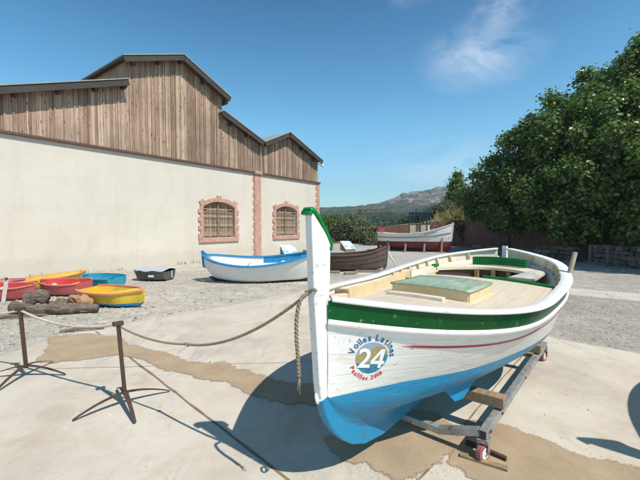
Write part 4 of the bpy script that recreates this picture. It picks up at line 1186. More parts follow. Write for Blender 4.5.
# ------------------------------------------------------------------ trolley under the boat
tr = empty('boat_trolley', (BX, BY, 0), BRZ)
tag(tr, 'galvanised steel boat trolley with small red wheels under the white boat', 'trolley')
RW, T0, T1 = .615, 1.05, 3.5
for s in (1, -1):
    mb = MB(); mb.beam((T0 - .03, -s * RW, .195), (T1 + .03, -s * RW, .195), .055, .06); mb.build('side_rail', M['galv'], tr, bevel=.004)
for t in (T0, T1):
    mb = MB(); mb.beam((t, -RW + .03, .195), (t, -.30, .10), .052, .055); mb.beam((t, RW - .03, .195), (t, .30, .10), .052, .055); mb.beam((t, -.31, .0985), (t, .31, .0985), .05, .053)
    mb.build('cross_bar', M['galv'], tr, bevel=.004)
    for s in (1, -1):
        fork = MB(); fork.box((t, -s * RW, .150), (.09, .07, .022)); 
        fork.beam((t, -s * (RW + .035), .145), (t - .02, -s * (RW + .035), .06), .035, .005, (0, 1, 0)); fork.beam((t, -s * (RW - .035), .145), (t - .02, -s * (RW - .035), .06), .035, .005, (0, 1, 0))
        ax = Vector((-.28, -1, 0)).normalized(); c = Vector((t - .02, -s * RW, .064))
        mb = MB(); mb.disc(c, ax, .064, 28, .040); w = mb.build('caster_wheel', M['pink_tyre'], tr, False, bevel=.006)
        fork.build('fork', M['galv'], w)
        mb = MB(); mb.disc(c, ax, .040, 24, .046); mb.disc(c, ax, .013, 12, .056); mb.build('rim', M['hub'], w, False, bevel=.003)
for s in (1, -1):
    for t in (T0 + .05, T0 + .37, (T0 + T1) / 2, T1 - .05):
        mb = MB(); mb.disc((t, -s * (RW + .030), .195), (0, 1, 0), .011, 6, .012); mb.build('bolt', M['rust'], tr)
mb = MB(); mb.box((T0 - .034, -RW, .195), (.004, .042, .046)); mb.build('tube_end', M['black'], tr)
for t, bi in ((1.42, .24), (3.0, .30)):
    for s in (1, -1):
        mb = MB(); mb.beam((t, -s * bi, .275), (t + .01, -s * .66, .285), .10, .085); mb.build('bunk_beam', M['timber'], tr, bevel=.006)

def loose_plank(p0, p1, w, h, label, mat=None, z=.010):
    a, b = Vector(p0), Vector(p1); c = (a + b) / 2; o = empty('wood_plank', (c.x, c.y, 0)); 
    mb = MB(); mb.beam((a.x - c.x, a.y - c.y, z + h / 2), (b.x - c.x, b.y - c.y, z + h / 2), w, h)
    bpy.data.objects.remove(o)
    o = mb.build('wood_plank', mat or M['timber'], None, bevel=.004); o.location = (c.x, c.y, 0)
    tag(o, label, 'plank', 'planks lying by the trolley'); return o
loose_plank((1.00, 2.48), (1.26, 2.325), .045, .022, 'pale wood plank lying in front of the trolley wheel')
loose_plank((1.10, 2.62), (1.30, 2.42), .030, .030, 'dark brown stick wedged behind the trolley wheel', M['rust'], .012)
loose_plank((2.52, 4.58), (2.80, 4.37), .06, .03, 'pale plank on the slab behind the white boat hull', M['timber'])
loose_plank((2.56, 4.68), (2.78, 4.52), .04, .03, 'thin reddish stick next to the pale plank behind the hull', M['rust'])

# ------------------------------------------------------------------ rope barrier
def barrier_post(loc, h, lean, rz, label):
    o = empty('barrier_post', loc, rz); tag(o, label, 'post', 'rusty barrier posts')
    top = Vector((lean[0], lean[1], h))
    mb = MB(); mb.beam((0, 0, .10), top, .030, .030, (0, 1, 0)); mb.build('pole', M['rust'], o, bevel=.003)
    mb = MB(); mb.box(top + Vector((0, 0, -.01)), (.085, .05, .035)); mb.build('cap', M['rust'], o, bevel=.004)
    for ang, L, drop in ((0, .40, .10), (PI / 2 - .06, .40, .10)):
        pts = []
        for i in range(17):
            u = -1 + i / 8; pts.append((u * L * math.cos(ang), u * L * math.sin(ang), .125 - .112 * abs(u) ** 1.7 + (.004 if ang else 0)))
        mb = MB(); mb.sweep(pts, [(-.022, -.004), (.022, -.004), (.022, .004), (-.022, .004)], scales=[.55 + .45 * (1 - abs(-1 + i / 8)) for i in range(17)]); mb.build('foot', M['rust'], o)
    return o
barrier_post((-1.785, 3.20, .006), .785, (-.05, -.03), .74, 'rusty barrier post standing alone on the slab between the sand and the boat shadow')
barrier_post((-3.20, 3.82, .006), .765, (-.03, -.02), .10, 'rusty barrier post at the left edge in front of the driftwood log')
barrier_post((-4.62, 4.30, 0), .77, (0, 0), .5, 'third rusty barrier post beyond the left edge of the photo')
P1, P2, P3 = Vector((-1.835, 3.17, .765)), Vector((-3.23, 3.80, .745)), Vector((-4.62, 4.30, .75))
ring = Vector((BX - .085 * math.sin(BTH), BY - .085 * math.cos(BTH), 1.285))
def sag(a, b, s, n=24): return [a.lerp(b, i / n) + Vector((0, 0, -4 * s * (i / n) * (1 - i / n))) for i in range(n + 1)]
mb = MB(); mb.rope(sag(P3, P2, .10) + sag(P2, P1, .085)[1:], .011)
ro = mb.build('barrier_rope', M['rope_pale'], None, True); tag(ro, 'pale slack rope strung between the rusty barrier posts', 'rope')
K = Vector((-1.03, 2.72, .735))
mb = MB(); mb.rope([P1 + Vector((.03, 0, 0))] + [P1.lerp(K, i / 10) + Vector((0, 0, -4 * .045 * i / 10 * (1 - i / 10))) for i in range(1, 11)], .0076)
mb.torus(K, (.5, .2, .4), .012, .009)
ro = mb.build('chain_rope', M['rope'], None, True); tag(ro, 'thin brown rope knotted between the lone barrier post and the mooring rope', 'rope')
mb = MB(); path = [K.lerp(ring, i / 22) + Vector((0, 0, -4 * .10 * (i / 22) * (1 - i / 22))) for i in range(23)]
mb.rope(path, .0086)
e1 = ring + Vector((-.015, -.01, -.01))
tail = smooth_path([e1, e1 + Vector((-.04, -.01, -.03)), e1 + Vector((-.062, -.012, -.12)), e1 + Vector((-.066, -.012, -.24)), e1 + Vector((-.058, -.01, -.36)), e1 + Vector((-.052, -.01, -.47))], 8)
mb.rope(tail, .0098)
for a in range(5): mb.tube([tail[-1], tail[-1] + Vector((.012 * math.cos(a * 1.3), .012 * math.sin(a * 1.3), -.05 - .012 * a))], .003, 5)
mb.tube([ring + Vector((.09 * math.sin(a) * .0 + .036 * math.cos(a) * .78 + .0, -.036 * math.cos(a) * .63, .0)) + Vector((.10 * (.5 - .5 * math.sin(a)) * .63 * 0, 0, .012 * math.sin(2 * a))) for a in [i * PI / 8 for i in range(9)]], .0098, 8)
ro = mb.build('mooring_rope', M['rope'], None, True); tag(ro, 'thick brown rope tied to the white boat stem with its frayed end hanging down', 'rope')

# ================================================================== OTHER BOATS
def finish_boat(root, H, mats, dx, rail_w=.05, rail_h=.03, floor_z=.12, transom=False, stem=None, thwarts=(), foredeck=0, line=None, inner=True, bottom_v=.5, sheer_gap=0):
    n = 34; T = [.01 + (H.L - .01 - (0 if transom else .01)) * (.5 - .5 * math.cos(PI * i / (n - 1))) for i in range(n)]
    loc = Vector((dx, 0, 0)); parts = []
    def B(mb, name, m, sm=True, bevel=0, parent=None, angle=None):
        o = mb.build(name, m, parent or root, sm, bevel, angle)
        if parent is None: o.location = loc
        return o
    mb = MB()
    for side in (1, -1):
        mb.grid(lambda t, v: H.pt(t, v, side), T, [bottom_v * i / 7 for i in range(8)], 1, lambda t, v: (t, v * H.zs(0) * 1.6))
        mb.grid(lambda t, v: H.pt(t, v, side), T, [bottom_v + (1 - bottom_v) * i / 7 for i in range(8)], 0, lambda t, v: (t, v * H.zs(0) * 1.6))
    hl = B(mb, 'hull', [mats['out'], mats['bottom']])
    if inner:
        mb = MB(); TI = [t for t in T if .04 * H.L < t < H.L * (1 if transom else .97)]
        for side in (1, -1):
            mb.grid(lambda t, w: H.pt(t, H.v_at_z(t, max(floor_z, H.zr(t) + .03)) * (1 - w) + w, side, -.018), TI, [i / 5 for i in range(6)])
        def fl(t, w):
            z = max(floor_z, H.zr(t) + .03); b = max(.004, H.sec(t, H.v_at_z(t, z))[0] - .012); return Vector((t, -w * b, z))
        mb.grid(fl, TI, [-1, 0, 1])
        B(mb, 'inside', mats['inn'])
    mb = MB()
    for side in (1, -1):
        sec = [(-rail_w * .45, -rail_h / 2), (rail_w * .55, -rail_h / 2), (rail_w * .55, rail_h / 2), (-rail_w * .45, rail_h / 2)]
        mb.sweep([H.pt(t, 1, side) + Vector((0, 0, rail_h / 2)) for t in T], sec if side > 0 else [(-a, b) for a, b in sec])
    B(mb, 'gunwale', mats['rail'], True, angle=40)
    if transom:
        t = H.L; vs = [i / 12 for i in range(13)]
        pol = [H.pt(t, v, 1) for v in vs] + [H.pt(t, v, -1) for v in reversed(vs)]
        mb = MB(); mb.prism([p + Vector((-.012, 0, 0)) for p in pol], (.024, 0, 0)); B(mb, 'transom', mats.get('transom', mats['out']), False)
    if stem:
        mb = MB(); th = stem.get('th', .025)
        mb.prism([(t, -th, z) for t, z in stem['poly']], (0, 2 * th, 0)); B(mb, 'stem', stem['mat'], False, .006)
    for t, z in thwarts:
        b = H.sec(t, H.v_at_z(t, z))[0] - .015
        mb = MB(); mb.box((t, 0, z), (.14 * min(1, H.L / 2), 2 * b, .022)); B(mb, 'thwart', mats.get('thwart', mats['inn']), False, .004)
    if foredeck:
        mb = MB(); mb.grid(lambda t, w: Vector((t, -w * (H.B(t)), H.zs(t) + .012 + .03 * (1 - w * w))), [.02 + (foredeck - .02) * i / 8 for i in range(9)], [-1, -.5, 0, .5, 1]); B(mb, 'foredeck', mats['deck'])
    return hl

def dinghy(label, loc, rz, L, W, H, mats, transom=.8, rise=.08, group='small painted dinghies on the gravel by the wall', thwarts=(.5,), foredeck=0, roll=0, pitch=0, full=.42, flare=.86, name='dinghy', bv=.5, rail=(.035, .025), floor=.06, stem=None):
    zs = interp([0, .25 * L, .6 * L, L], [H + rise, H + rise * .25, H, H + rise * .2])
    B = interp([0, .10 * L, .28 * L, .55 * L, .82 * L, L], [.012, full * W, .82 * W, W, .95 * W, transom * W])
    Bw = interp([0, .10 * L, .28 * L, .55 * L, .82 * L, L], [.01, full * W * .55, .82 * W * .82, W * flare, .95 * W * flare, transom * W * .86])
    zr = interp([0, .08 * L, .2 * L, .6 * L, L], [H * .45, H * .12, .02, .015, .03])
    Hh = Hull(L, zs, B, Bw, H * .36, zr, .012)
    o = empty(name, loc, rz); o.rotation_euler = (roll, pitch, rz); tag(o, label, 'dinghy', group)
    st = {'mat': mats['out'] if not stem else stem, 'poly': [(-.02, H + rise + .03), (.03, H + rise + .03), (.05, H * .42), (-.005, H * .42)], 'th': .014}
    finish_boat(o, Hh, mats, -L / 2, rail[0], rail[1], floor, True, st, [(f * L, H * .72) for f in thwarts], foredeck * L)
    return o
md = lambda **k: k
d1 = dinghy('red dinghy with white thwart, cut off by the left edge of the photo', (-7.15, 7.95, 0), R(186), 1.40, .37, .29, md(out=M['redboat'], bottom=M['redboat'], inn=M['red_in'], rail=M['coral'], thwart=M['dull_white']), transom=.62, rise=.03, full=.55, thwarts=(.3, .6), roll=-.07)
d2 = dinghy('red dinghy with an orange thwart lying behind the driftwood log', (-6.20, 8.55, 0), R(-6), 1.12, .37, .30, md(out=M['redboat'], bottom=M['redboat'], inn=M['red_in'], rail=M['coral'], thwart=M['orange_y']), transom=.72, rise=.04, thwarts=(.62,), full=.5, roll=.07)
d3 = dinghy('turquoise dinghy by the wall behind the yellow one', (-5.98, 9.66, 0), R(-20), 1.22, .37, .27, md(out=M['teal'], bottom=M['teal'], inn=M['teal'], rail=M['teal'], thwart=M['teal']), transom=.8, rise=.02, thwarts=(.55,), roll=.07)
d4 = dinghy('yellow dinghy with coral gunwale and blue bottom, nearest the slab', (-4.30, 7.42, 0), R(158), 1.66, .38, .29, md(out=M['yellow'], bottom=M['rail_blue'], inn=M['yellow'], rail=M['coral'], thwart=M['yellow'], deck=M['yellow']), transom=.66, rise=.05, foredeck=.30, thwarts=(.62,), full=.24, rail=(.05, .03), stem=M['yellow'], roll=-.05)
d5 = dinghy('long orange yellow dinghy lying along the wall behind the red ones', (-7.42, 9.75, 0), R(255), 2.1, .40, .25, md(out=M['orange_y'], bottom=M['orange_y'], inn=M['orange_y'], rail=M['orange_y'], thwart=M['orange_y']), transom=.7, rise=.05)
d6 = dinghy('pink dinghy barely showing behind the cut off red one', (-8.15, 8.75, 0), R(200), 1.4, .36, .27, md(out=M['pink'], bottom=M['pink'], inn=M['pink'], rail=M['pink'], thwart=M['dull_white']), transom=.7, rise=.03)
d7 = dinghy('dark grey dinghy covered with a pale tarpaulin near the white and blue boat', (-5.12, 10.85, 0), R(-7), 1.08, .40, .28, md(out=M['charcoal'], bottom=M['charcoal'], inn=M['charcoal'], rail=M['charcoal'], thwart=M['charcoal'], transom=M['charcoal']), transom=.84, rise=.02, thwarts=(), full=.62)
mb = MB()
def tarp(t, w):
    W = .42; L = 1.08
    bb = interp([0, .1 * L, .28 * L, .55 * L, .82 * L, L], [.03, .63 * W, .84 * W, W, .96 * W, .85 * W])(t)
    return Vector((t - L / 2, -w * bb, .318 + .03 * (1 - w * w) + .012 * math.sin(t * 14 + w * 3)))
mb.grid(tarp, [.01 + 1.06 * i / 22 for i in range(23)], [-1 + 2 * i / 12 for i in range(13)]); mb.build('tarpaulin', M['tarp'], d7, True)
mb = MB(); mb.box((.552, .12, .18), (.012, .05, .20)); mb.build('white_strip', M['dull_white'], d7)
mb = MB(); mb.box((.18, -.375, .17), (.16, .03, .06), Matrix.Rotation(.06, 3, 'Z')); mb.build('white_patch', M['dull_white'], d7)
# oar stake standing in the left red dinghy, white float in the other
o = empty('oar', (-6.80, 7.58, 0)); tag(o, 'grey oar blade standing upright against the cut off red dinghy', 'oar')
mb = MB(); mb.beam((0, 0, .0), (.0, .10, .48), .085, .022, (0, 1, 0)); mb.build('blade', M['grey_board'], o, bevel=.006)
mb = MB(); mb.tube([(0, .10, .46), (.0, .11, .53)], .022, 8); mb.build('shaft', M['black'], o)
def ball(name, c, r, mat, label, cat):
    mb = MB(); mb.grid(lambda u, v: Vector((r * math.cos(u) * math.cos(v), r * math.sin(u) * math.cos(v), r * math.sin(v))), [2 * PI * i / 16 for i in range(17)], [-PI / 2 + PI * i / 8 for i in range(9)])
    o = mb.build(name, mat, None, True); o.location = c; tag(o, label, cat); return o
ball('float', (-6.38, 8.50, .21), .065, M['dull_white'], 'white round float inside the red dinghy behind the log', 'float')
ball('float', (-7.05, 7.92, .22), .065, M['dull_white'], 'white round float inside the cut off red dinghy', 'float')

# white and blue boat
L3 = 3.42
H3 = Hull(L3, interp([0, .25 * L3, .55 * L3, .85 * L3, L3], [.90, .70, .58, .66, .78]), interp([0, .08 * L3, .25 * L3, .5 * L3, .75 * L3, .92 * L3, L3], [.02, .24, .52, .64, .58, .34, .03]),
          interp([0, .08 * L3, .25 * L3, .5 * L3, .75 * L3, .92 * L3, L3], [.02, .06, .28, .50, .40, .12, .02]), .17, interp([0, .05 * L3, .12 * L3, .3 * L3, .8 * L3, .92 * L3, L3], [.40, .20, .10, .07, .07, .16, .48]), .02)
b3 = empty('rowing_boat', (-1.74, 10.62, 0), PI - .02); tag(b3, 'white wooden rowing boat with bright blue gunwale in front of the brick pilaster', 'boat')
b3.rotation_euler = (-.13, 0, PI - .02)
mats3 = md(out=M['white'], bottom=M['dull_white'], inn=M['white'], rail=M['rail_blue'], thwart=M['white'])
finish_boat(b3, H3, mats3, -L3 / 2, .10, .04, .22, False, {'mat': M['dull_white'], 'poly': [(-.05, 1.0), (.03, 1.0), (.06, .30), (.16, .12), (.10, .04), (-.0, .20)], 'th': .03}, [(1.1, .50), (2.2, .50)])
mb = MB(); mb.prism([(-L3 / 2 + .08, -.032, .005), (L3 / 2 - .30, -.032, .005), (L3 / 2 - .12, -.032, .14), (-L3 / 2 + .06, -.032, .12)], (0, .064, 0)); mb.build('keel', M['black'], b3)
mb = MB(); mb.prism([(L3 / 2 - .02, -.03, .40), (L3 / 2 + .05, -.03, .45), (L3 / 2 + .07, -.03, .93), (L3 / 2 + .0, -.03, .93)], (0, .06, 0)); mb.prism([(L3 / 2 - .10, -.02, .83), (L3 / 2 + .04, -.02, .93), (L3 / 2 + .03, -.02, .85)], (0, .04, 0)); mb.build('sternpost', M['rail_blue'], b3)
mb = MB()
for side in (1, -1):
    mb.grid(lambda t, w: H3.pt(t, .80 + .2 * w, side, -.024), [.25 + 1.5 * i / 30 for i in range(31)], [0, .5, 1])
mb.grid(lambda t, w: Vector((t, -w * (H3.B(t) - .03), H3.zs(t) - .03)), [.06 + .50 * i / 6 for i in range(7)], [-1, 0, 1])
o = mb.build('inner_strake', M['rail_blue'], b3, True); o.location.x = -L3 / 2

# old brown boat
L4 = 3.1
H4 = Hull(L4, interp([0, .2 * L4, .5 * L4, .8 * L4, L4], [.88, .68, .58, .60, .70]), interp([0, .1 * L4, .3 * L4, .55 * L4, .8 * L4, L4], [.02, .25, .50, .58, .52, .36]),
          interp([0, .1 * L4, .3 * L4, .55 * L4, .8 * L4, L4], [.02, .14, .36, .46, .38, .22]), .2, interp([0, .06 * L4, .15 * L4, .4 * L4, L4], [.30, .10, .05, .04, .08]), .02)
b4 = empty('derelict_boat', (.92, 13.15, 0), PI + .03); tag(b4, 'derelict dark brown wooden boat with peeling planks behind the white stem', 'boat')
mats4 = md(out=M['old_wood'], bottom=M['old_wood'], inn=M['darktimber'], rail=M['old_wood'], thwart=M['greytimber'])
finish_boat(b4, H4, mats4, -L4 / 2, .06, .05, .15, True, {'mat': M['darktimber'], 'poly': [(-.09, 1.12), (-.03, 1.12), (.04, .80), (.05, .30), (.14, .08), (.06, .03), (-.02, .20), (-.05, .75)], 'th': .035}, [(1.2, .45), (2.1, .45)])
mb = MB()
for side in (1, -1):
    for z in (.62, .45, .30):
        pts = []
        for i in range(26):
            t = .06 + (L4 - .1) * i / 25; zz = min(H4.zs(t) - .03, z * (H4.zs(t) / .62)); pts.append(H4.pt(t, H4.v_at_z(t, zz), side, .006))
        mb.sweep(pts, [(-.008, -.008), (.008, -.008), (.008, .008), (-.008, .008)])
o = mb.build('plank_edge', M['darktimber'], b4); o.location.x = -L4 / 2
for k, (x, y, l, a) in enumerate(((.2, 12.4, 1.0, .1), (1.7, 12.55, .9, -.15), (1.05, 12.1, .5, .35))):
    mb = MB(); mb.beam((-l / 2, 0, .05), (l / 2, 0, .05), .10, .07); o = mb.build('timber_baulk', M['greytimber'], None, bevel=.008); o.location = (x, y, 0); o.rotation_euler = (0, 0, a)
    tag(o, ['grey timber baulk under the left end of the derelict boat', 'grey timber baulk in front of the derelict boat bow', 'short grey baulk lying crosswise before the derelict boat'][k], 'timber', 'timber baulks by the derelict boat')

# fishing boat on props
L5 = 4.80
fx, fy = 8.22, 22.15; dxy = Vector((-.888, .46)).normalized()
H5 = Hull(L5, interp([0, .15 * L5, .35 * L5, .6 * L5, .85 * L5, L5], [1.74, 1.48, 1.24, 1.12, 1.14, 1.20]), interp([0, .1 * L5, .3 * L5, .55 * L5, .8 * L5, .94 * L5, L5], [.03, .34, .72, .84, .78, .52, .12]),
          interp([0, .1 * L5, .3 * L5, .55 * L5, .8 * L5, .94 * L5, L5], [.02, .18, .54, .74, .64, .32, .04]), lambda t: .68 - .03 * t / 4.8, interp([0, .05 * L5, .12 * L5, .5 * L5, .85 * L5, .95 * L5, L5], [.42, .22, .16, .15, .18, .30, .55]), .03)
b5 = empty('fishing_boat', (fx + dxy.x * L5 / 2, fy + dxy.y * L5 / 2, 0), math.atan2(dxy.y, dxy.x)); tag(b5, 'white fishing boat with red bottom and blue wheelhouse propped before the red wall', 'boat')
mats5 = md(out=M['dull_white'], bottom=M['red_bottom'], inn=M['cabin_cream'], rail=M['dull_white'], thwart=M['timber'])
finish_boat(b5, H5, mats5, -L5 / 2, .09, .05, .95, False, {'mat': M['dull_white'], 'poly': [(-.10, 1.86), (.02, 1.86), (.05, .70), (-.02, .70)], 'th': .04}, [])
X5 = lambda t: t - L5 / 2
mb = MB(); mb.prism([(X5(-.02), -.04, .70), (X5(.05), -.04, .70), (X5(.40), -.04, .20), (X5(4.6), -.04, .2), (X5(4.78), -.04, .55), (X5(4.84), -.04, .55), (X5(4.80), -.04, .04), (X5(.25), -.04, .04), (X5(.05), -.04, .25)], (0, .08, 0)); mb.build('keel', M['red_bottom'], b5)
mb = MB()
for side in (1, -1): mb.sweep([H5.pt(t, H5.v_at_z(t, .68 + (H5.zs(t) - .68) * .52), side, .012) for t in [.05 + 4.7 * i / 40 for i in range(41)]], [(-.012, -.022), (.016, -.022), (.016, .022), (-.012, .022)])
o = mb.build('dark_strake', M['navy'] if False else M['marking'], b5); o.location.x = -L5 / 2
# the painted name: too small in the photograph to read, kept as a row of worn dark strokes
mb = MB(); rnd = random.Random(9)
for k in range(11):
    t = .86 + k * .066; 
    for q in range(2):
        tt = t + q * .026; zc = H5.zs(tt) - .155 - .0; h = rnd.uniform(.04, .055)
        vs = [H5.pt(tt + a, H5.v_at_z(tt, zc + c), -1, .006) for a, c in ((-.006, -h), (.006, -h), (.006, h), (-.006, h))]
        mb.add(vs, [(0, 1, 2, 3)])
    zc = H5.zs(t) - .155 + rnd.choice((-.03, 0, .035)); vs = [H5.pt(t + a, H5.v_at_z(t, zc + c), -1, .0065) for a, c in ((-.004, -.008), (.03, -.008), (.03, .008), (-.004, .008))]; mb.add(vs, [(0, 1, 2, 3)])
o = mb.build('painted_name', M['marking'], b5); o.location.x = -L5 / 2
hx, hy, hz_ = .56, .42, 1.46
mb = MB()
for sx in (-1, -.25, 1):
    for sy in (-1, 1): mb.box((sx * hx, sy * hy, hz_ / 2), (.06, .06, hz_))
for sy in (-1, 1): mb.box((0, sy * hy, hz_ - .02), (2 * hx + .06, .064, .10)); mb.box((-.6 * hx, sy * hy, .74), (.70 * hx, .05, .05)); mb.box((.62 * hx, sy * hy, .74), (.7 * hx, .05, .05))
for sx in (-1, 1): mb.box((sx * hx, 0, hz_ - .02), (.064, 2 * hy - .07, .10)); mb.box((sx * hx, 0, .74), (.05, 2 * hy - .07, .05))
wh = mb.build('wheelhouse', M['navy'], b5, bevel=.005); wh.location = (X5(2.0), 0, 1.02)
mb = MB(); mb.box((0, 0, hz_ + .055), (2 * hx + .16, 2 * hy + .14, .05)); mb.build('roof', M['cabin_roof'], wh, bevel=.01)
for sx, w in ((-.62, .68), (.60, .66)):
    for sy in (-1, 1):
        mb = MB(); mb.box((sx * hx, sy * hy, .36), (w * hx, .03, .70)); mb.build('side_panel', M['cabin_cream'], wh)
for sx in (-1, 1):
    mb = MB(); mb.box((sx * hx, 0, .36), (.03, 2 * hy - .08, .70)); mb.build('end_panel', M['cabin_cream'], wh)
for sx, sy in ((-.62, 1), (.62, 1), (-.62, -1), (.62, -1)):
    mb = MB(); mb.box((sx * hx, sy * hy, 1.10), (.035, .04, .62)); mb.build('window_post', M['navy'], wh)
mb = MB(); mb.tube([(X5(4.72), 0, 1.1), (X5(4.74), .02, 1.62)], .03, 8); mb.box((X5(4.5), .15, 1.32), (.20, .18, .30)); mb.tube([(X5(4.3), -.1, 1.2), (X5(4.38), -.05, 1.55)], .02, 6); mb.build('stern_gear', M['redboat'], b5)
for k, t in enumerate((.55, 1.55, 2.7, 3.8)):
    for side in (-1, 1):
        p = H5.pt(t, H5.v_at_z(t, .42), side, .03); hgt = .95 if t < 1 else .55
        o = empty('prop', (0, 0, 0)); o.location = b5.matrix_basis @ Vector((0, 0, 0))
        R5 = Matrix.Rotation(math.atan2(dxy.y, dxy.x), 4, 'Z'); w = R5 @ Vector((X5(t), p.y + (.10 if p.y > 0 else -.10), 0)); o.location = (b5.location.x + w.x, b5.location.y + w.y, 0); o.rotation_euler = (0, 0, math.atan2(dxy.y, dxy.x))
        sgn = 1 if p.y > 0 else -1
        mb = MB(); mb.beam((0, sgn * .16, 0), (0, -sgn * .06, hgt * .95), .10, .10, (1, 0, 0)); mb.box((0, sgn * .15, .025), (.25, .25, .05))
        bpy.data.objects.remove(o)
        o = mb.build('prop', M['greytimber'], None, bevel=.006); o.location = (b5.location.x + w.x, b5.location.y + w.y, 0); o.rotation_euler = (0, 0, math.atan2(dxy.y, dxy.x))
        tag(o, ('%s grey timber prop holding up the %s side of the fishing boat' % (['front', 'second from the bow', 'second from the stern', 'rearmost'][k], 'near' if side < 0 else 'far')), 'prop', 'timber props under the fishing boat')

# information lecterns
def lectern(loc, rz, h, w, d, label):
    o = empty('information_lectern', loc, rz); tag(o, label, 'sign', 'information lecterns beside the boats')
    mb = MB(); mb.box((0, 0, (h - .2) / 2), (.10, .10, h - .2)); mb.build('post', M['timber'], o, bevel=.005)
    mb = MB(); mb.prism([(-w / 2, -d / 2, h - .16), (-w / 2, d / 2, h - .10), (-w / 2, d / 2, h + .24), (-w / 2, -d / 2, h - .06)], (w, 0, 0)); mb.build('case', M['timber'], o, bevel=.006)
    rot = Matrix.Rotation(math.atan2(.30, d), 3, 'X')
    mb = MB(); mb.box((0, -.008, h + .098), (w + .02, math.hypot(d, .30) + .02, .012), rot); mb.build('panel', M['panel'], o)
lectern((-.98, 11.35, 0), R(28), .78, .46, .42, 'information lectern with pale blue printed panel behind the white and blue rowing boat')
lectern((1.12, 14.35, 0), R(28), .78, .46, .42, 'information lectern with pale panel behind the derelict brown boat')
o = empty('leaning_pole', (3.02, 13.9, 0)); tag(o, 'thin pale wooden pole leaning on the yard between the two farther boats', 'pole')
mb = MB(); mb.tube([(0, 0, 0), (-.17, .05, .33), (-.36, .10, .66)], .03, 8); mb.build('shaft', M['paleboard'], o, True); mb = MB(); mb.tube([(-.36, .10, .66), (-.375, .104, .69)], .036, 8); mb.build('tip', M['timber'], o)

# driftwood
def driftwood(name, pts, rad, loc, rz, label, seed, n=16):
    P = smooth_path(pts, 10); vs = []; m = len(P)
    for i, p in enumerate(P):
        a = P[max(0, i - 1)]; b = P[min(m - 1, i + 1)]; t = (b - a).normalized(); side = t.cross(Vector((0, 0, 1))).normalized(); nn = side.cross(t)
        r = rad * (1 - .35 * (i / m)) * (1.0 if 2 < i < m - 3 else .72)
        for k in range(n):
            f = 2 * PI * k / n; q = p + side * math.cos(f) * r + nn * math.sin(f) * r
            d = 1 + .62 * noise.noise(q * 4.5 + Vector((seed, 0, 0))) + .26 * noise.noise(q * 15 + Vector((seed, 3, 0))) + .10 * math.sin(f * 5 + i * .05)
            vs.append(p + (side * math.cos(f) + nn * math.sin(f)) * r * d)
    fs = [(i * n + j, i * n + (j + 1) % n, (i + 1) * n + (j + 1) % n, (i + 1) * n + j) for i in range(m - 1) for j in range(n)] + [tuple(range(n - 1, -1, -1)), tuple(range((m - 1) * n, m * n))]
    mb = MB(); mb.add(vs, fs); o = mb.build(name, M['logwood'], None, True); o.location = loc; o.rotation_euler = (0, 0, rz); tag(o, label, 'driftwood', 'driftwood heap'); return o
driftwood('driftwood_log', [(-.85, .12, .13), (-.55, .0, .10), (-.1, -.06, .11), (.35, .0, .12), (.75, .05, .10)], .115, (-4.96, 6.62, 0), .04, 'long gnarled grey driftwood log on the gravel behind the left post', 2)
driftwood('driftwood_stump', [(-.17, 0, .0), (-.05, .0, .0), (.08, .01, .0), (.20, .0, .0)], .145, (-5.42, 6.74, .30), .25, 'round sawn driftwood stump resting on the long log', 5)
driftwood('driftwood_branch', [(-.45, 0, .03), (-.1, .05, .05), (.2, -.02, .05), (.5, .06, .03)], .030, (-5.45, 6.25, 0), .35, 'thin dark driftwood branch in front of the long log', 7, 10)
driftwood('driftwood_branch', [(-.30, 0, .02), (0, .03, .03), (.3, -.02, .02)], .026, (-3.72, 5.52, .01), .32, 'flat dark driftwood stick at the edge of the slab', 9, 8)
rnd = random.Random(3)
RL = ['large ochre rubble block behind the log', 'orange rubble block at the log end', 'brown rubble block behind the middle of the log', 'dark flat rubble block beside the stump', 'small ochre rubble piece on the log heap', 'brown wedge of rubble near the red dinghy']
for k, (x, y, s) in enumerate(((-4.86, 7.08, .13), (-4.62, 6.98, .12), (-5.12, 7.05, .13), (-5.3, 6.98, .11), (-4.95, 6.92, .10), (-5.15, 7.25, .11))):
    bm = bmesh.new(); bmesh.ops.create_icosphere(bm, subdivisions=3, radius=s)
    for v in bm.verts: 
        d = 1 + .45 * noise.noise(v.co * (3 / s * .15) * 3 + Vector((k * 3, 0, 0))); v.co *= d; v.co.z *= .75; v.co.x *= 1.25
    me = bpy.data.meshes.new('rubble_block'); bm.to_mesh(me); bm.free(); me.materials.append(M['stone_o'] if k in (0, 1, 4) else M['logwood'])
    o = bpy.data.objects.new('rubble_block', me); COL.objects.link(o); o.location = (x, y, s * .6 + (.08 if k < 2 else 0)); o.rotation_euler = (rnd.random(), rnd.random(), rnd.random() * 3); tag(o, RL[k], 'rubble', 'rubble by the driftwood')

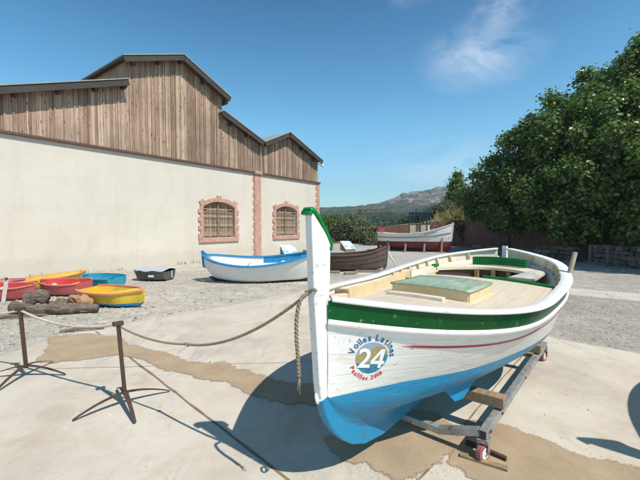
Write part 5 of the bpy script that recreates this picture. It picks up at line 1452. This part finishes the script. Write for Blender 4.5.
# ================================================================== WALLS, BANKS, PLANTS
def wall_run(name, pts, thick, mat, label, cat='wall', bevel=0):
    """pts: (x, y, top z) along the foot of the wall"""
    mb = MB(); L = []; Rr = []
    P = []
    for (a, b) in zip(pts, pts[1:]):
        n = max(1, int(math.hypot(b[0] - a[0], b[1] - a[1]) / .5))
        P += [tuple(a[k] + (b[k] - a[k]) * i / n for k in range(3)) for i in range(n)]
    P.append(pts[-1])
    for i, p in enumerate(P):
        a = P[max(0, i - 1)]; b = P[min(len(P) - 1, i + 1)]; d = Vector((b[0] - a[0], b[1] - a[1], 0)).normalized(); n = Vector((-d.y, d.x, 0))
        z = p[2] + .05 * noise.noise((p[0] * 2, p[1] * 2, 0)); f = Vector((p[0], p[1], 0)); bk = f + n * thick
        L += [(f.x, f.y, -.1), (f.x, f.y, z), (bk.x, bk.y, z), (bk.x, bk.y, -.1)]
    k = 4; fs = [(i * k + j, i * k + (j + 1) % k, (i + 1) * k + (j + 1) % k, (i + 1) * k + j) for i in range(len(P) - 1) for j in range(k)]
    fs += [(0, 1, 2, 3), tuple(len(L) - 4 + j for j in range(4))]
    mb.add(L, fs); o = mb.build(name, mat, None, bevel=bevel); tag(o, label, cat); return o
wall_run('retaining_wall', [(4.9, 31.1, 1.58), (8.3, 30.0, 1.88), (11.15, 29.1, 2.2), (12.9, 24.3, 2.4)], .35, M['wallred'], 'red brown retaining wall behind the fishing boat, half of it dark under the tree')
wall_run('retaining_wall', [(12.95, 24.2, 2.7), (13.6, 19.5, 2.4), (15.5, 15.5, 2.1)], .35, M['wallred'], 'dark brown wall in deep shade under the big tree')

def stone_wall(name, pts, thick, label, seed, gap=None):
    rnd = random.Random(seed); mb = MB()
    P = [Vector((p[0], p[1], 0)) for p in pts]; tops = [p[2] for p in pts]
    seg = [(P[i + 1] - P[i]).length for i in range(len(P) - 1)]; tot = sum(seg)
    def at(s):
        for i, l in enumerate(seg):
            if s <= l or i == len(seg) - 1:
                u = s / l; d = (P[i + 1] - P[i]).normalized(); return P[i].lerp(P[i + 1], u), d, tops[i] + (tops[i + 1] - tops[i]) * u
            s -= l
    z = -.05
    while z < max(tops):
        h = rnd.uniform(.09, .23); s = -rnd.random() * .2
        while s < tot:
            l = rnd.uniform(.13, .50); c, d, tp = at(max(0, min(tot, s + l / 2)))
            if z + h * .6 < tp + rnd.uniform(-.05, .06) and not (gap and gap[0] < s + l / 2 < gap[1] and z < gap[2]):
                n = Vector((-d.y, d.x, 0)); o = len(mb.v); vs = []
                for a, b, e in ((-1, 0, 0), (1, 0, 0), (1, 1, 0), (-1, 1, 0), (-1, 0, 1), (1, 0, 1), (1, 1, 1), (-1, 1, 1)):
                    j = Vector((rnd.uniform(-1, 1), rnd.uniform(-1, 1), rnd.uniform(-1, 1))) * .036
                    vs.append(c + d * (a * (l / 2 - .006)) + n * (b * thick - (rnd.uniform(0, .05) if b == 0 else 0)) + Vector((0, 0, z + e * (h - .008))) + j)
                mb.add(vs, [(3, 2, 1, 0), (4, 5, 6, 7), (0, 1, 5, 4), (1, 2, 6, 5), (2, 3, 7, 6), (3, 0, 4, 7)])
            s += l
        z += h
    o = mb.build(name, M['drystone'], None, bevel=.028); tag(o, label, 'wall')
    return o
stone_wall('stone_wall', [(9.6, 22.2, .45), (10.4, 18.9, .50), (11.6, 17.2, .72), (11.95, 15.2, .82), (12.1, 13.4, .92), (13.8, 10.6, 1.0), (17, 7, 1.0)], .42, 'low rubble stone wall in the shade below the big tree', 3, (6.35, 7.25, .78))
cv = empty('culvert', (11.90, 15.12, 0), math.atan2(-1, .07)); tag(cv, 'dark drain opening with a pale concrete surround in the rubble stone wall', 'culvert')
mb = MB()
for s in (-1, 1): mb.box((s * .44, .10, .42), (.14, .36, .80))
mb.box((0, .0, .05), (1.1, .50, .12)); mb.build('surround', M['surround'], cv, bevel=.03)
mb = MB(); mb.box((0, .30, .42), (.74, .04, .80)); mb.build('opening', M['lens'], cv)  # dark panel standing in for the shade inside the drain

def bank(name, pts, out, depth, slope, mat, seed):
    V = []; F = []; nd = 16; P = []
    for a, b in zip(pts, pts[1:]):
        n = max(1, int(math.hypot(b[0] - a[0], b[1] - a[1]) / .6)); P += [tuple(a[k] + (b[k] - a[k]) * i / n for k in range(3)) for i in range(n)]
    P.append(pts[-1])
    for p in P:
        for j in range(nd):
            d = depth * (j / (nd - 1)) ** 1.4
            x = p[0] + out[0] * d; y = p[1] + out[1] * d
            V.append((x, y, p[2] + (slope(p) if callable(slope) else slope) * d * (1 - .3 * d / depth) + (.22 * noise.noise((x * .5, y * .5, seed)) if j else 0)))
    for i in range(len(P) - 1):
        for j in range(nd - 1): F.append((i * nd + j, i * nd + j + 1, (i + 1) * nd + j + 1, (i + 1) * nd + j))
    o = fast_mesh(name, np.array(V), np.array(F), mat, smooth=True); o['kind'] = 'structure'; return V
VA = bank('grass_bank', [(2.6, 34.0, -.1), (3.6, 32.5, .7), (4.6, 31.5, 1.5), (5.2, 31.25, 1.56), (8.4, 30.25, 1.84), (11.3, 29.35, 2.12), (13.15, 24.5, 2.35)], (.42, .91), 24, lambda p: max(.0, min(.21, (p[0] - 7.5) * .055)), M['verge'], 1.5)
VB = bank('earth_bank', [(13.2, 24.0, 2.5), (13.85, 19.5, 2.2), (15.7, 15.6, 1.9), (17.4, 7.3, 1.0), (30, 0, 1.0)], (.95, .31), 20, .12, M['earth'], 4.5)
def grass(name, spots, seed, h0, h1, label, mat, width=.02):
    rg = np.random.default_rng(seed); S = np.array(spots); N = len(S)
    h = h0 + (h1 - h0) * rg.random(N); a = rg.random(N) * 6.28; lean = rg.normal(size=(N, 2)) * .35
    w = width * (.6 + rg.random(N)); dx, dy = np.cos(a) * w, np.sin(a) * w
    top = S + np.stack([lean[:, 0] * h, lean[:, 1] * h, h], -1)
    V = np.stack([S + np.stack([-dx, -dy, 0 * h], -1), S + np.stack([dx, dy, 0 * h], -1), top + np.stack([dx * .25, dy * .25, 0 * h], -1), top - np.stack([dx * .25, dy * .25, 0 * h], -1)], 1).reshape(-1, 3)
    o = fast_mesh(name, V, np.arange(N * 4).reshape(-1, 4), mat); o['kind'] = 'stuff'; o['label'] = label
rg = np.random.default_rng(2)
sp = [VA[i] for i in range(len(VA))]
spots = []
for _ in range(14000):
    p = sp[rg.integers(0, len(sp))]; q = rg.normal(size=2) * .45
    if p[0] < .33 * p[1]: continue
    spots.append((p[0] + q[0] + .2, p[1] + q[1], p[2] - .06)); continue; spots.append((p[0] + q[0] + .2, p[1] + q[1], p[2] - .06))
grass('dry_grass', spots, 3, .25, .75, 'tall dry yellow grass growing on the bank above the red wall', M['drygrass'], .03)
spots = [(x, y, .005) for x, y in ((rg.uniform(-1, 10), rg.uniform(33.6, 44)) for _ in range(9000)) if not (x > 4 and y < 33)]
grass('dry_grass', spots, 4, .06, .22, 'short dry grass on the verge round the big round shrub', M['drygrass'], .03)
spots = []
for _ in range(500):
    s_ = rg.uniform(-2, 15.5); spots.append((-9.61 + s_ * .596 + rg.random() * .25 * .8, 10.63 + s_ * .803 - rg.random() * .25 * .6, 0))
grass('wall_weeds', [p for p in spots if noise.noise((p[0] * 1.3, p[1] * 1.3, 3)) > .12], 6, .04, .16, 'sparse dry weeds along the foot of the boathouse wall', M['drygrass'], .012)

# the big tree on the right
big = [(11.5, 23.3, 3.6, 2.0), (12.3, 21.6, 5.2, 2.3), (13.9, 20.6, 6.9, 2.5), (15.9, 20, 8.1, 2.8), (18.2, 19.6, 9.2, 3.0), (12.1, 19.6, 3.3, 1.9), (13.7, 17.6, 3.9, 2.2), (15.2, 15.6, 4.1, 2.5),
       (14.5, 18.6, 5.9, 2.5), (16.8, 17.2, 6.8, 2.9), (11.1, 21.9, 2.5, 1.3), (12.6, 17.2, 2.0, 1.2), (13.6, 15.0, 2.2, 1.3), (18.5, 15.0, 6.5, 3.0), (15.9, 12.2, 5.4, 2.3), (20.5, 17.5, 8.5, 3.2), (12.0, 24.5, 2.9, 1.6), (14.6, 14.0, 2.0, 1.2), (14.5, 13.1, 4.6, 2.3), (14.9, 11.0, 4.6, 2.3), (13.4, 16.0, 4.2, 1.9)]
big = clumps(big, 17, 22)
tx, ty = 15.6, 18.6
tree('broadleaf_tree', 'huge dark green broadleaf tree with big leaves overhanging the stone wall on the right', 'tree', (tx, ty, 1.6), [(a - tx, b - ty, c - 1.6, r, .9) for a, b, c, r in big], 270000, .175, M['fig'], 11, .42, cluster=11, spread=.16, shell=.45, trunk_h=2.2, limbs=26, aspect=.80)
# shrubs and trees beyond the yard
tree('round_shrub', 'large round grey green shrub with a pale top at the far side of the yard', 'shrub', (3.2, 36.4, 0), [(-1.1, 0, .9, 1.35, .85), (.3, -.4, 1.15, 1.7, .95), (1.3, .2, .9, 1.35, .85), (-.2, .2, 1.7, 1.25, .9), (-1.9, .1, .5, .8, .8), (2.1, .0, .5, .8, .8)], 22000, .17, M['shrub'], 21, .10, cluster=8, spread=.20, shell=.35, trunk_h=.4, zmin=.0)
tree('young_tree', 'bright yellow green young tree between the boathouse corner and the round shrub', 'tree', (1.35, 41.5, 0), [(0, 0, 1.5, 1.1, 1.1), (.5, .2, 2.1, .8, 1), (-.5, .1, 2.0, .8, 1)], 5000, .18, M['bright'], 22, .07, trunk_h=.6)
tree('low_bush', 'small dark bush at the stern of the fishing boat beside the round shrub', 'bush', (4.45, 30.7, 0), [(0, 0, .5, .7, .9), (.5, .3, .45, .6, .9)], 3000, .14, M['shrub'], 23, .05, trunk_h=.2)
far_spots = [(.9, 78, 1.7, 3.6), (3.1, 74, 1.5, 3.2), (4.9, 80, 1.8, 3.8), (7.3, 84, 1.6, 3.0), (9.6, 82, 1.4, 2.4), (12.2, 92, 1.5, 2.2), (15.0, 96, 1.6, 2.4), (18.4, 98, 1.6, 2.5), (21.8, 92, 1.6, 2.8), (24.6, 88, 1.7, 3.1), (-2.5, 80, 1.7, 3.9)]
FL = ['dark tree just right of the boathouse corner, above the yellow green one', 'dark tree behind the left shoulder of the round shrub', 'tallest dark tree behind the top of the round shrub', 'dark tree behind the right shoulder of the round shrub', 'dark tree just right of the round shrub', 'low dark tree in the valley left of the fishing boat stern', 'low dark tree in the valley above the fishing boat stern', 'low dark tree in the valley left of the wheelhouse', 'dark tree in the valley directly left of the wheelhouse roof', 'dark tree seen over the wheelhouse roof', 'dark tree hidden behind the boathouse corner']
for i, (x, y, r, h) in enumerate(far_spots):
    tree('dark_tree', FL[i], 'tree', (x, y, 0), [(0, 0, h - r, r, .95), (r * .6, .2, h - r * 1.35, r * .7, .9), (-r * .6, .1, h - r * 1.45, r * .75, .9), (.1, 0, h * .32, r * .8, .8)], 2600, .34, M['pine'], 40 + i, .14, 'dark trees far behind the yard', spread=.3, trunk_h=h * .25)
def z_bank(x, y): return min(((p[0] - x) ** 2 + (p[1] - y) ** 2, p[2]) for p in VA)[1]
for nm, lab, x, y, lob, n, lf, mt, sd in [
    ('conifer', 'pointed yellow green conifer left of the big tree on the bank', 14.7, 38.5, [(0, 0, .8, 1.3, 1), (.1, 0, 1.9, 1.05, 1.1), (0, .1, 2.8, .75, 1.2), (.1, 0, 3.6, .42, 1.5)], 9000, .2, M['bright'], 61),
    ('bank_bush', 'olive bush left of the conifer on top of the bank', 12.4, 36.5, [(0, 0, .7, 1.1, .9), (1.0, .4, .8, 1.0, .9), (-.9, .3, .5, .8, .9)], 6000, .16, M['shrub'], 62),
    ('bank_bush', 'grey green bush right of the conifer touching the big tree', 15.4, 35.5, [(0, 0, .8, 1.2, .95), (1.2, .3, 1.0, 1.1, .9)], 6000, .16, M['shrub'], 63),
    ('bank_bush', 'dark green bush right behind the wheelhouse roof', 12.0, 44.5, [(0, 0, .7, 1.2, .9), (.9, .2, .9, 1.0, .9), (-1.1, .2, .4, .9, .8)], 5000, .2, M['pine'], 64)]:
    tree(nm, lab, 'tree' if nm == 'conifer' else 'bush', (x, y, z_bank(x, y) - .1), lob, n, lf, mt, sd, .09, spread=.2, trunk_h=.5)
V, F = foliage([(0, 0, 1.9, .45, 1.1), (.1, -.1, 1.2, .4, 1.3), (.25, -.3, .5, .35, 1.2), (-.15, .2, 2.2, .35, .9), (.35, -.5, 1.5, .3, 1.2)], 2600, .13, 77, 6, .12)
o = fast_mesh('creeper', V, F, M['dryleaf']); o.location = (11.3, 28.75, 0); tag(o, 'dry brown creeper hanging down the corner of the red wall beside the fishing boat bow', 'plant')

# ================================================================== NEIGHBOURING BOAT (its shadow falls into the picture)
def kids(o): return [c for c in bpy.data.objects if c.parent == o]
def copy_tree(o, parent=None, skip=()):
    c = o.copy(); COL.objects.link(c)
    if parent: c.parent = parent
    for ch in kids(o):
        if ch.name.split('.')[0] not in skip: copy_tree(ch, c, skip)
    return c
NB, NR = (3.06, 1.80, 0), R(22)
nb = copy_tree(hero, None, ('emblem',)); nb.location = NB; nb.rotation_euler = (0, 0, NR); nb['label'] = 'neighbouring wooden boat beyond the right edge, seen only by its bow shadow on the slab'
nt_ = copy_tree(tr); nt_.location = NB; nt_.rotation_euler = (0, 0, NR); nt_['label'] = 'steel trolley under the neighbouring boat beyond the right edge'

hz_b = MB(); hz_b.box((50, 500, 74.5), (3700, 1500, 151)); hb = hz_b.build('haze', bpy.data.materials.new('thin_air')); hb['kind'] = 'stuff'; hb['label'] = 'thin summer haze over the hills'
hm = hb.data.materials[0]; hm.use_nodes = True; hn = hm.node_tree; hn.nodes.remove(hn.nodes['Principled BSDF'])
pv = hn.nodes.new('ShaderNodeVolumePrincipled'); pv.inputs['Color'].default_value = (.80, .89, 1, 1); pv.inputs['Density'].default_value = .00042; pv.inputs['Anisotropy'].default_value = .2
hn.links.new(pv.outputs[0], hn.nodes['Material Output'].inputs['Volume'])
# ================================================================== CAMERA, SUN, SKY
cam = bpy.data.cameras.new('camera'); co = bpy.data.objects.new('camera', cam); COL.objects.link(co)
cam.sensor_width = 36; cam.lens = 36 * 356 / 640; cam.clip_start = .05; cam.clip_end = 5000
co.location = (0, 0, 1.65); co.rotation_euler = (PI / 2 - math.atan(14 / 356), 0, 0)
SC.camera = co
to_sun = Vector((.549, -.525, 1.0)).normalized()
sl = bpy.data.lights.new('sun', 'SUN'); sl.energy = 4.3; sl.angle = R(.53); sl.color = (1, .94, .855)
so = bpy.data.objects.new('sun', sl); COL.objects.link(so); so.rotation_euler = to_sun.to_track_quat('Z', 'Y').to_euler(); so.location = (20, -20, 40)
w = bpy.data.worlds.new('World'); SC.world = w; w.use_nodes = True
nt = w.node_tree; N, L = nt.nodes, nt.links
bg = N['Background']; bg.inputs[1].default_value = .145
tc = N.new('ShaderNodeTexCoord')
sky = N.new('ShaderNodeTexSky'); sky.sky_type = 'NISHITA'; sky.sun_disc = False
sky.sun_elevation = math.asin(to_sun.z); sky.sun_rotation = math.atan2(to_sun.x, to_sun.y)
sky.altitude = 50; sky.air_density = 1.0; sky.dust_density = .6; sky.ozone_density = 2.2
def cloud(center, width, scale, amount, prev, stretch=(1, 1, 1.6), lo=.46, hi=.72, flat=1.6, col=(6.2, 6.5, 7.0)):
    c = Vector(center).normalized()
    sb = N.new('ShaderNodeVectorMath'); sb.operation = 'SUBTRACT'; sb.inputs[1].default_value = c; L.new(tc.outputs['Generated'], sb.inputs[0])
    ml = N.new('ShaderNodeVectorMath'); ml.operation = 'MULTIPLY'; ml.inputs[1].default_value = (1, 1, flat); L.new(sb.outputs[0], ml.inputs[0])
    ln = N.new('ShaderNodeVectorMath'); ln.operation = 'LENGTH'; L.new(ml.outputs[0], ln.inputs[0])
    m1 = ramp(nt, ln.outputs['Value'], [(width * .15, 1.0), (width, 0.0)])
    mp = N.new('ShaderNodeMapping'); mp.inputs['Scale'].default_value = stretch; L.new(tc.outputs['Generated'], mp.inputs[0])
    n = ramp(nt, noise_tex(nt, mp.outputs[0], scale, 12, .66, .5), [(lo, 0.0), (hi, 1.0)])
    f = mixc(nt, 1.0, mixc(nt, 1.0, m1, n, 'MULTIPLY'), (amount, amount, amount), 'MULTIPLY')
    return mixc(nt, f, prev, col)
c = mixc(nt, 1.0, sky.outputs[0], (.62, 1.0, .99), 'MULTIPLY')
sz = N.new('ShaderNodeSeparateXYZ'); L.new(tc.outputs['Generated'], sz.inputs[0])
c = mixc(nt, 1.0, c, ramp(nt, sz.outputs[2], [(0.0, (.96, .80, .82)), (.14, (.97, .92, .95)), (.25, (.88, 1.0, 1.04)), (.40, (.55, .80, .90)), (.55, (.26, .53, .68)), (.85, (.12, .30, .40))]), 'MULTIPLY')
c = cloud((.44, 1, .465), .155, 8.0, .55, c, lo=.36, hi=.74, flat=1.9)
c = cloud((.50, 1, .60), .085, 11.0, .45, c, lo=.36, hi=.74)
c = cloud((.25, 1, .66), .075, 10.0, .45, c, lo=.38, hi=.74)
c = cloud((.36, 1, .16), .26, 5.0, .35, c, (1, 1, 3), .40, .72, flat=3)
L.new(c, bg.inputs[0])
VS = SC.view_settings
VS.view_transform = 'Standard'; VS.look = 'None'; VS.exposure = .36; VS.gamma = 1; VS.use_curve_mapping = False
